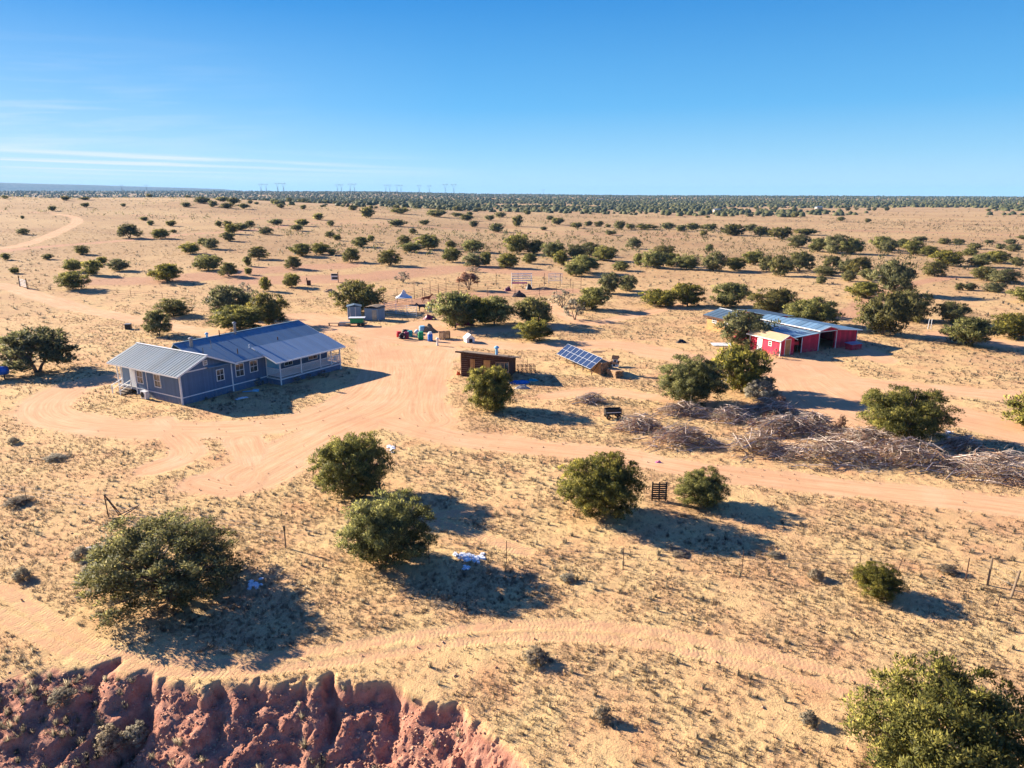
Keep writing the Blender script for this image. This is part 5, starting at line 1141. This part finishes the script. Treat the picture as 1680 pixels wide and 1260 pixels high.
# rusty cage rack right of the cabin, metal posts
p = P(865, 613); t = thing('cage_rack', 'rusty open metal cage standing right of the log cabin', 'rack', p, R(10)); m = MB()
for i in range(5):
    for j in range(3): m.beam((i * .5 - 1, j * .6, 0), (i * .5 - 1, j * .6, .9 + .9 * (i in (1, 2) and j == 0)), .045)
for z in (.3, .85): 
    for j in range(3): m.beam((-1, j * .6, z), (1, j * .6, z), .045)
    for i in range(5): m.beam((i * .5 - 1, 0, z), (i * .5 - 1, 1.2, z), .045)
m.obj('bars', M['rust'], t)
p = P(1204, 632); t = thing('swing_frame', 'thin pale pole frame between the two junipers above the brush', 'frame', p)
for a_, b2 in (((-1.4, 0, 0), (-.3, 0, 2.6)), ((-.9, .5, 0), (-.3, 0, 2.6)), ((-1.4, 0, .5), (1.6, .1, .7)), ((1.6, .1, 0), (1.6, .1, .9))): MB().tube([a_, b2], .05, 6).obj('pole', M['white_metal'], t)
# ------------------------------------------------------------------ snow patches
def snow(px0, px1, py0, py1, n, label, seed):
    g = np.random.default_rng(seed); c = P((px0 + px1) / 2, (py0 + py1) / 2); m = MB(); done = []
    for i in range(n):
        px = (px0 + px1) / 2 + g.normal() * (px1 - px0) * .23; py = (py0 + py1) / 2 + g.normal() * (py1 - py0) * .23 + (px - (px0 + px1) / 2) * .08
        q = P(px, py) - c; r_ = g.uniform(.05, .2); k = 9; b = len(m.v); ex = g.uniform(.6, 1.5)
        m.v += [(q.x + r_ * ex * math.cos(2 * math.pi * j / k) * g.uniform(.6, 1.2), q.y + r_ * math.sin(2 * math.pi * j / k) * g.uniform(.6, 1.2), q.z - .03) for j in range(k)]
        m.v += [(q.x + (m.v[b + j][0] - q.x) * .7, q.y + (m.v[b + j][1] - q.y) * .7, q.z + .045 + i * .0004) for j in range(k)]
        m.f += [(b + j, b + (j + 1) % k, b + k + (j + 1) % k, b + k + j) for j in range(k)] + [tuple(b + k + j for j in range(k))]
    o = m.obj('snow_patch', M['snow'], None, False); o.location = c; tag(o, label, 'snow')
snow(742, 792, 905, 921, 46, 'bright snow patch in the shade right of the lower round juniper', 1)
snow(758, 775, 928, 936, 8, 'small snow scrap just below the bright snow patch', 2)
snow(403, 430, 950, 968, 14, 'thin snow scraps beside the largest loose juniper', 3)
snow(630, 650, 726, 744, 10, 'small snow scrap behind the upper dark juniper', 4)
snow(1548, 1566, 704, 716, 12, 'small snow scrap behind the big dome shaped juniper', 5)
snow(548, 562, 598, 604, 5, 'tiny snow scrap near the porch end of the house', 6) if 0 else None
# ------------------------------------------------------------------ brush piles
def brush(x0, x1, y0, y1, label, seed, brown=.3, nb=None):
    g = np.random.default_rng(seed); c = P((x0 + x1) / 2, (y0 + 2 * y1) / 3); d = depth(c); w = (x1 - x0) * d / FPX; hpx = (y1 - y0)
    hgt = min(1.7, .5 * hpx * d / FPX + .4); dp = max(1.5, min(4.5, hpx * d / FPX * 1.5)); nb = nb or int(26 * w + 40)
    t = thing('brush_pile', label, 'brush pile', c); mA = m = MB(); m2 = MB(); main = g.uniform(-.5, .3)
    for i in range(nb):
        m = mA if g.random() < .68 else m2
        u, v = g.normal(0, .25, 2).clip(-.56, .56); x = u * w; y = v * dp; hh = hgt * max(0, 1 - (2 * u) ** 2 * .8) * max(0, 1 - (2 * v) ** 2)
        a = main + g.normal(0, .6) + (math.pi if g.random() < .4 else 0); L = g.uniform(.7, 2.2); z0 = g.uniform(0, 1) * hh
        p0 = Vector((x, y, z0)); dr = Vector((math.cos(a), math.sin(a), g.uniform(-.15, .35))); sd = Vector((-dr.y, dr.x, 0)) * g.uniform(-.25, .25)
        pts = [p0 - dr * L * .5, p0 + sd * L * .5 + Vector((0, 0, .12 * L)), p0 + dr * L * .5]
        pts = [Vector((q.x, q.y, max(q.z, .02))) for q in pts]; r_ = g.uniform(.014, .05) * (1.5 if g.random() < .12 else 1); m.tube(pts, [r_, r_ * .75, r_ * .3], 4, False)
        for _ in range(3):
            b = pts[1].lerp(pts[2], g.uniform(-.6, 1)); e = b + (dr + Vector(g.normal(0, .55, 3))).normalized() * g.uniform(.25, .75); e.z = max(e.z, .03); m.tube([b, e], [r_ * .4, .004], 3, False)
    mA.obj('branches', M['deadbark'], t); m2.obj('brown_branches', M['brownbark'], t)
    nc = int(nb * (brown * 1.1 + .15)); C = np.stack([g.normal(0, .24, nc).clip(-.5, .5) * w, g.normal(0, .22, nc).clip(-.5, .5) * dp, np.zeros(nc)], 1)
    C[:, 2] = hgt * .6 * np.maximum(0, 1 - (2 * C[:, 0] / w) ** 2) * g.uniform(.2, 1.1, nc) + .1
    V, T, NN = leaves(C, g.uniform(.15, .38, nc), 34, .05, g, g.uniform(.1, .7, nc), .2)
    link('dead_foliage', npmesh('dead_foliage', V, np.arange(len(V)).reshape(-1, 3), {'tint': ('FLOAT', T), 'nrm': ('FLOAT_VECTOR', NN)}), M['deadleaf'] if seed % 2 else M['scrub'], t)
    V, T, NN = leaves(C + g.normal(0, .2, C.shape) * np.array([1, 1, .3]), g.uniform(.15, .4, nc), 26, .05, g, g.uniform(.1, .7, nc), .2); V[:, 2] = np.maximum(V[:, 2], .01)
    link('dead_foliage', npmesh('dead_foliage', V, np.arange(len(V)).reshape(-1, 3), {'tint': ('FLOAT', T), 'nrm': ('FLOAT_VECTOR', NN)}), M['scrub'] if seed % 2 else M['deadleaf'], t)
for b in [(1080, 1160, 662, 688, 'low brush pile directly below the twin round juniper', 1), (1013, 1085, 683, 714, 'leftmost rusty brush pile beside the black cart', 3), (1066, 1168, 698, 742, 'brush pile second from the left along the dirt track', 5, .5),
          (1166, 1230, 667, 699, 'brush pile below the grey green bush, left of the rusty upright one', 2), (1226, 1300, 652, 690, 'tall brush pile with rusty dead tree just below the grey green bush', 7, .6), (1192, 1290, 708, 756, 'brush pile at the track edge with dark shade on its right', 4, .5),
          (1228, 1340, 682, 722, 'dark brown brush pile in the middle of the heap', 9, .7), (1300, 1370, 680, 710, 'brush pile in the back row left of the red dead stem', 6), (1280, 1436, 716, 770, 'brush pile of long bleached bent branches at the centre', 8, .25),
          (1366, 1470, 702, 740, 'brush pile in front of the left foot of the dome juniper', 11, .4), (1412, 1556, 712, 777, 'wide rusty and grey brush pile in front of the dome juniper', 13, .5), (1550, 1606, 718, 742, 'thin brush pile just right of the dome juniper shade', 10, .3), (1552, 1710, 735, 798, 'rightmost brush pile of bleached branches cut by the edge', 12, .2),
          (948, 988, 650, 664, 'small dark branch pile alone in the grass below the solar panels', 14, .3, 60)]: brush(*b)
tree_box(1370, 1390, 680, 706, 'D', 'rusty red dead stem standing up behind the brush piles', 'dead tree')
tree_box(1268, 1292, 648, 672, 'D', 'rusty dead tree sticking out of the tall brush pile', 'dead tree')
tree_box(1244, 1272, 560 + 2, 586, 'S', 'pale dry bush at the front corner of the tan roofed shed', 'bush') if 0 else tree_box(1266, 1280, 570, 588, 'S', 'pale dry bush at the front corner of the tan roofed shed', 'bush')
SHR = [(118, 150, 896, 918, 'pale grey bush touching the grey boulder'), (135, 158, 925, 946, 'small grey bush below the boulder'), (22, 52, 930, 952, 'grey bush near the left edge above the tracks'), (12, 32, 716, 728, 'low grey bush at the upper left grass'), (8, 50, 815, 830, 'brown bush beside the leftmost stake'), (856, 900, 1062, 1090, 'small dark bush alone on the foreground grass'), (1310, 1342, 1165, 1190, 'small grey bush left of the bottom right juniper'),
       (975, 1005, 1155, 1185, 'small dark red bush low in the foreground grass'), (1325, 1350, 932, 952, 'small dry bush left of the yellow green fence line bush'), (920, 945, 940, 955, 'small bush on the grass between two stakes'), (1100, 1130, 905, 912, 'flat small bush between the two middle stakes'), (86, 128, 1128, 1165, 'straw coloured bush at the left end of the red bank'), (205, 250, 1185, 1225, 'tall straw bush at the foot of the red bank'), (160, 205, 1190, 1240, 'grey straw bush at the bottom left of the wash'), (75, 110, 745, 756, 'low bush in the left grass above the stake'),
       (500, 515, 612, 624, 'dry bush at the foot of the porch, left of its neighbour'), (478, 500, 616, 630, 'dry bush at the left corner of the porch'), (520, 540, 606, 620, 'dry bush at the foot of the porch, right of the others'), (372, 388, 640, 655, 'green bush in the shade by the house wall'), (415, 432, 618, 634, 'dark bush in the shade left of the porch'), (1260, 1285, 905, 915, 'low bush in the grass left of the fence line bush'), (1540, 1570, 925, 942, 'low dry bush left of the steel stakes at right')]
for x0, x1, y0, y1, lb in SHR: tree_box(x0, x1, y0, y1, 'S', lb, 'bush')
# ------------------------------------------------------------------ horse and donkey
def quadruped(name, label, cat, px, py, rz, mt, hgt=1.5, headup=True):
    """one skinned body: nose to tail with four jointed legs"""
    s = hgt / 1.5; V = []; E = []; Rr = []
    def v(x, y, z, r): V.append((x * s, y * s, z * s)); Rr.append(r * s); return len(V) - 1
    hip = v(-.62, 0, 1.18, .26); mid = v(-.15, 0, 1.12, .29); sh = v(.42, 0, 1.15, .27); E += [(hip, mid), (mid, sh)]
    nk = v(.78, 0, 1.42 if headup else 1.15, .15); pl = v(1.02, 0, 1.72 if headup else 1.0, .12); nz = v(1.38, 0, 1.52 if headup else .72, .07); E += [(sh, nk), (nk, pl), (pl, nz)]
    for y in (-.05, .05): e = v(.98, y * 1.2, 1.88 if headup else 1.14, .025); E.append((pl, e))
    tl = v(-.9, 0, 1.12, .05); t2 = v(-.98, 0, .62, .06); E += [(hip, tl), (tl, t2)]
    for y in (-.17, .17):
        a = v(.45, y, .82, .11); b = v(.47, y, .45, .06); c = v(.44, y, .1, .045); d = v(.48, y, .02, .06); E += [(sh, a), (a, b), (b, c), (c, d)]
        a = v(-.55, y, .82, .14); b = v(-.74, y, .5, .065); c = v(-.68, y, .1, .045); d = v(-.63, y, .02, .06); E += [(hip, a), (a, b), (b, c), (c, d)]
    me = bpy.data.meshes.new(name); me.from_pydata(V, E, []); me.materials.append(M[mt])
    o = bpy.data.objects.new(name, me); COL.objects.link(o); m = o.modifiers.new('skin', 'SKIN'); m.use_smooth_shade = True
    lay = me.skin_vertices[0].data if len(me.skin_vertices) else None
    if lay is None:
        bm_layer = None
        import bmesh
        bm = bmesh.new(); bm.from_mesh(me); L = bm.verts.layers.skin.verify()
        for i, q in enumerate(bm.verts): q[L].radius = (Rr[i], Rr[i]); q[L].use_root = (i == 0)
        bm.to_mesh(me); bm.free()
    else:
        for i, q in enumerate(lay): q.radius = (Rr[i], Rr[i])
        lay[0].use_root = True
    m2 = o.modifiers.new('sub', 'SUBSURF'); m2.levels = 1; m2.render_levels = 2
    o.location = P(px, py); o.rotation_euler = (0, 0, rz); return tag(o, label, cat)
quadruped('horse', 'chestnut brown horse standing at the corral rails with raised head', 'horse', 700, 498, R(10), 'horse', 1.55)
quadruped('donkey', 'dark grey donkey standing at the corral gate beside the blue drum', 'donkey', 692, 511, R(200), 'donkey', 1.3)
# ------------------------------------------------------------------ high voltage towers on the skyline
def tower_mesh(h=46, k=.7):
    m = MB(); wb = 3.6; wz = h * .52; ww = 1.2; top = h
    for sx_ in (-1, 1):
        for sy in (-1, 1):
            m.beam((sx_ * wb, sy * wb, -3), (sx_ * ww, sy * ww, wz), k); m.beam((sx_ * ww, sy * ww, wz), (sx_ * 7.5, sy * .8, top - 5), k); m.beam((sx_ * 7.5, sy * .8, top - 5), (sx_ * 6, 0, top + 2), k * .8)
        for i in range(4):
            z0, z1 = wz * i / 4, wz * (i + 1) / 4; w0 = wb + (ww - wb) * i / 4; w1 = wb + (ww - wb) * (i + 1) / 4
            m.beam((-w0 * sx_, -w0, z0), (w1 * sx_, -w1, z1), k * .6); m.beam((-w0 * sx_, w0, z0), (w1 * sx_, w1, z1), k * .6)
    m.beam((-15, 0, top - 5), (15, 0, top - 5), k * 1.3); m.beam((-15, 0, top - 5), (-7.5, 0, top - 2), k); m.beam((15, 0, top - 5), (7.5, 0, top - 2), k)
    for x_ in (-13, 0, 13): m.beam((x_, 0, top - 5), (x_, 0, top - 9), k * .7)
    me = bpy.data.meshes.new('transmission_tower'); me.from_pydata(m.v, [], m.f); me.update(); me.materials.append(M['steel']); return me
TM = tower_mesh(); TW = [(243, 313, .8), (281, 314, .8), (456, 315, 1), (464, 315, 1), (481.5, 314, 1.15), (490.5, 314, 1.15), (573, 316, 1), (579, 316, 1), (592.5, 316, 1.1), (599, 316, 1.1), (647, 317, 1), (653, 317, 1), (664, 317, 1), (670, 317, 1), (698, 318, 1.05), (713.5, 318, 1.05), (738, 318.5, 1.3), (751, 318.5, 1.3), (888, 321, .7)]
nm = ['first', 'second', 'third', 'fourth', 'fifth', 'sixth', 'seventh', 'eighth', 'ninth', 'tenth', 'eleventh', 'twelfth', 'thirteenth', 'fourteenth', 'fifteenth', 'sixteenth', 'seventeenth', 'eighteenth', 'last']
for i, (px, py, sc) in enumerate(TW):
    r_ = 4600.0; a = math.atan2((px - CXP) / FPX, CP); x = r_ * math.sin(a); y = r_ * math.cos(a)
    o = bpy.data.objects.new('transmission_tower', TM); COL.objects.link(o); o.location = (x, y, gz(x, y)); o.scale = (sc * .9, sc * .9, sc); o.rotation_euler = (0, 0, -a * .5)
    tag(o, f'grey lattice power line tower on the skyline, {nm[i]} counted from the left', 'power tower', 'power line towers on the skyline')
# far ranch buildings
for px, py, w_, lb in ((985, 329, 22, 'pale low building among the trees on the far right of centre'), (1345, 343, 8, 'tiny white shed among trees at far right'), (1177, 348, 7, 'tiny white shed among trees on the middle horizon')):
    p = P(px, py); t = thing('far_building', lb, 'building', (p.x, p.y, p.z)); MB().box(-w_ / 2, w_ / 2, 0, 9, 0, 3).obj('wall', M['concrete'], t); MB().slab((-w_ / 2 - .5, -.5, 3.05), (w_ / 2 + .5, -.5, 3.05), (w_ / 2 + .5, 4.5, 4.2), (-w_ / 2 - .5, 4.5, 4.2), .2).slab((-w_ / 2 - .5, 4.51, 4.2), (w_ / 2 + .5, 4.51, 4.2), (w_ / 2 + .5, 9.5, 3.05), (-w_ / 2 - .5, 9.5, 3.05), .2).obj('roof', M['roof_wing'], t)
for L in list(HI.values()) + list(MID.values()):
    for p in L:
        if id(p) not in used_proto:
            for c in list(p.children): bpy.data.objects.remove(c)
            bpy.data.objects.remove(p)
# ------------------------------------------------------------------ light, sky, air
SUN_EL, SUN_DX, SUN_DY = R(22.5), -.89, .456
w = bpy.data.worlds.new('World'); scene.world = w; w.use_nodes = True; nt = w.node_tree; nt.nodes.clear()
def wn(ty, **kw):
    n = nt.nodes.new('ShaderNode' + ty)
    for k, v in kw.items(): setattr(n, k, v)
    return n
def wl(a, b): nt.links.new(a, b)
sky = wn('TexSky', sky_type='NISHITA'); sky.sun_disc = False; sky.sun_elevation = SUN_EL; sky.sun_rotation = math.atan2(SUN_DX, SUN_DY)
sky.air_density = 1.0; sky.dust_density = 0; sky.ozone_density = 5; sky.altitude = 2600
hs = wn('HueSaturation'); hs.inputs['Saturation'].default_value = 1.25; hs.inputs['Hue'].default_value = .508; hs.inputs['Value'].default_value = 1.0
wl(sky.outputs[0], hs.inputs['Color'])
tc = wn('TexCoord'); sx = wn('SeparateXYZ'); wl(tc.outputs['Generated'], sx.inputs[0])
def wm(op, a, b=0.0, clamp=False):
    n = wn('Math', operation=op, use_clamp=clamp)
    for i, v in enumerate((a, b)):
        if isinstance(v, bpy.types.NodeSocket): wl(v, n.inputs[i])
        else: n.inputs[i].default_value = v
    return n.outputs[0]
def wr(v, a, b, c=0.0, d=1.0):
    n = wn('MapRange', clamp=True); wl(v, n.inputs[0])
    for i, q in enumerate((a, b, c, d)): n.inputs[i + 1].default_value = q
    return n.outputs[0]
el = wm('MULTIPLY', wm('ARCSINE', sx.outputs[2]), 57.3); azw = wm('MULTIPLY', wm('ARCTAN2', sx.outputs[0], sx.outputs[1]), 57.3)
def streaks(ys, xs, seed, tilt=0.0):
    e2 = wm('ADD', el, wm('MULTIPLY', azw, tilt))
    c = wn('CombineXYZ'); wl(wm('MULTIPLY', azw, xs), c.inputs[0]); wl(wm('MULTIPLY', e2, ys), c.inputs[1]); c.inputs[2].default_value = seed
    n = wn('TexNoise'); n.inputs['Scale'].default_value = 1; n.inputs['Detail'].default_value = 5; n.inputs['Roughness'].default_value = .55; n.inputs['Distortion'].default_value = .25; wl(c.outputs[0], n.inputs['Vector']); return n.outputs['Fac']
left = wr(azw, -4, -34); left2 = wr(azw, -14, -33)
band1 = wm('MULTIPLY', wm('MULTIPLY', wr(el, .9, 1.9), wr(el, 3.3, 2.5)), wr(azw, -1, -24))
c1 = wm('MULTIPLY', wr(streaks(2.3, .03, 1.3, .02), .47, .60), band1)
band2 = wm('MULTIPLY', wm('MULTIPLY', wr(el, 2.4, 3.6), wr(el, 10.5, 5)), left2)
c2 = wm('MULTIPLY', wr(streaks(.95, .07, 5.1, -.05), .47, .72), band2)
veil = wm('MULTIPLY', wm('MULTIPLY', wr(el, 13, 1.5), left), .32)
cl = wm('ADD', wm('ADD', wm('MULTIPLY', c1, .85), wm('MULTIPLY', c2, .45)), veil, True)
gr = wn('ValToRGB'); wl(wr(el, -2, 40), gr.inputs[0]); cr = gr.color_ramp; cr.interpolation = 'B_SPLINE' if 0 else 'LINEAR'
for i, (p_, c_) in enumerate(((.05, (3.6, 5.2, 6.0)), (.12, (2.2, 4.4, 6.0)), (.20, (1.0, 3.4, 5.9)), (.38, (.30, 2.0, 4.9)), (1.0, (.28, .8, 3.5)))):
    e_ = cr.elements[i] if i < 2 else cr.elements.new(p_)
    e_.position = p_; e_.color = (c_[0] / 6, c_[1] / 6, c_[2] / 6, 1)
sc_ = wn('VectorMath', operation='SCALE'); wl(gr.outputs[0], sc_.inputs[0]); sc_.inputs['Scale'].default_value = 6.0
m0 = wn('Mix', data_type='RGBA'); m0.inputs[0].default_value = .8; wl(hs.outputs[0], m0.inputs[6]); wl(sc_.outputs[0], m0.inputs[7])
mx = wn('Mix', data_type='RGBA'); wl(cl, mx.inputs[0]); wl(m0.outputs[2], mx.inputs[6]); mx.inputs[7].default_value = (5.6, 6.1, 6.5, 1)
bg = wn('Background'); bg.inputs['Strength'].default_value = .054; wl(mx.outputs[2], bg.inputs['Color'])
ow = wn('OutputWorld'); wl(bg.outputs[0], ow.inputs['Surface'])
sd = bpy.data.lights.new('sun', 'SUN'); sd.energy = 5.0; sd.angle = R(.5); sd.color = (1, .90, .76)
so = bpy.data.objects.new('sun', sd); COL.objects.link(so)
dv = Vector((-SUN_DX * math.cos(SUN_EL), -SUN_DY * math.cos(SUN_EL), -math.sin(SUN_EL))); so.rotation_euler = dv.to_track_quat('-Z', 'Y').to_euler(); so.location = (-60, 120, 60)
HAZE = True
if HAZE:
    t = NT('thin_blue_air'); v = t.n('VolumePrincipled', {'Color': (.30, .62, 1.0, 1), 'Density': 5.5e-5, 'Anisotropy': .0}); t.t.links.new(v.outputs[0], t.out.inputs['Volume'])
    m = MB().box(-17200, 17200, -17200, 17200, -30, 205).obj('haze', t.m); tag(m, 'thin blue air over the whole plain', kind='stuff')
vs = scene.view_settings; vs.view_transform = 'Standard'; vs.look = 'None'; vs.exposure = 1.55; vs.gamma = 1
scene.render.engine = 'CYCLES'
try:
    scene.cycles.volume_bounces = 0; scene.cycles.max_bounces = 4; scene.cycles.transparent_max_bounces = 6
except Exception: pass
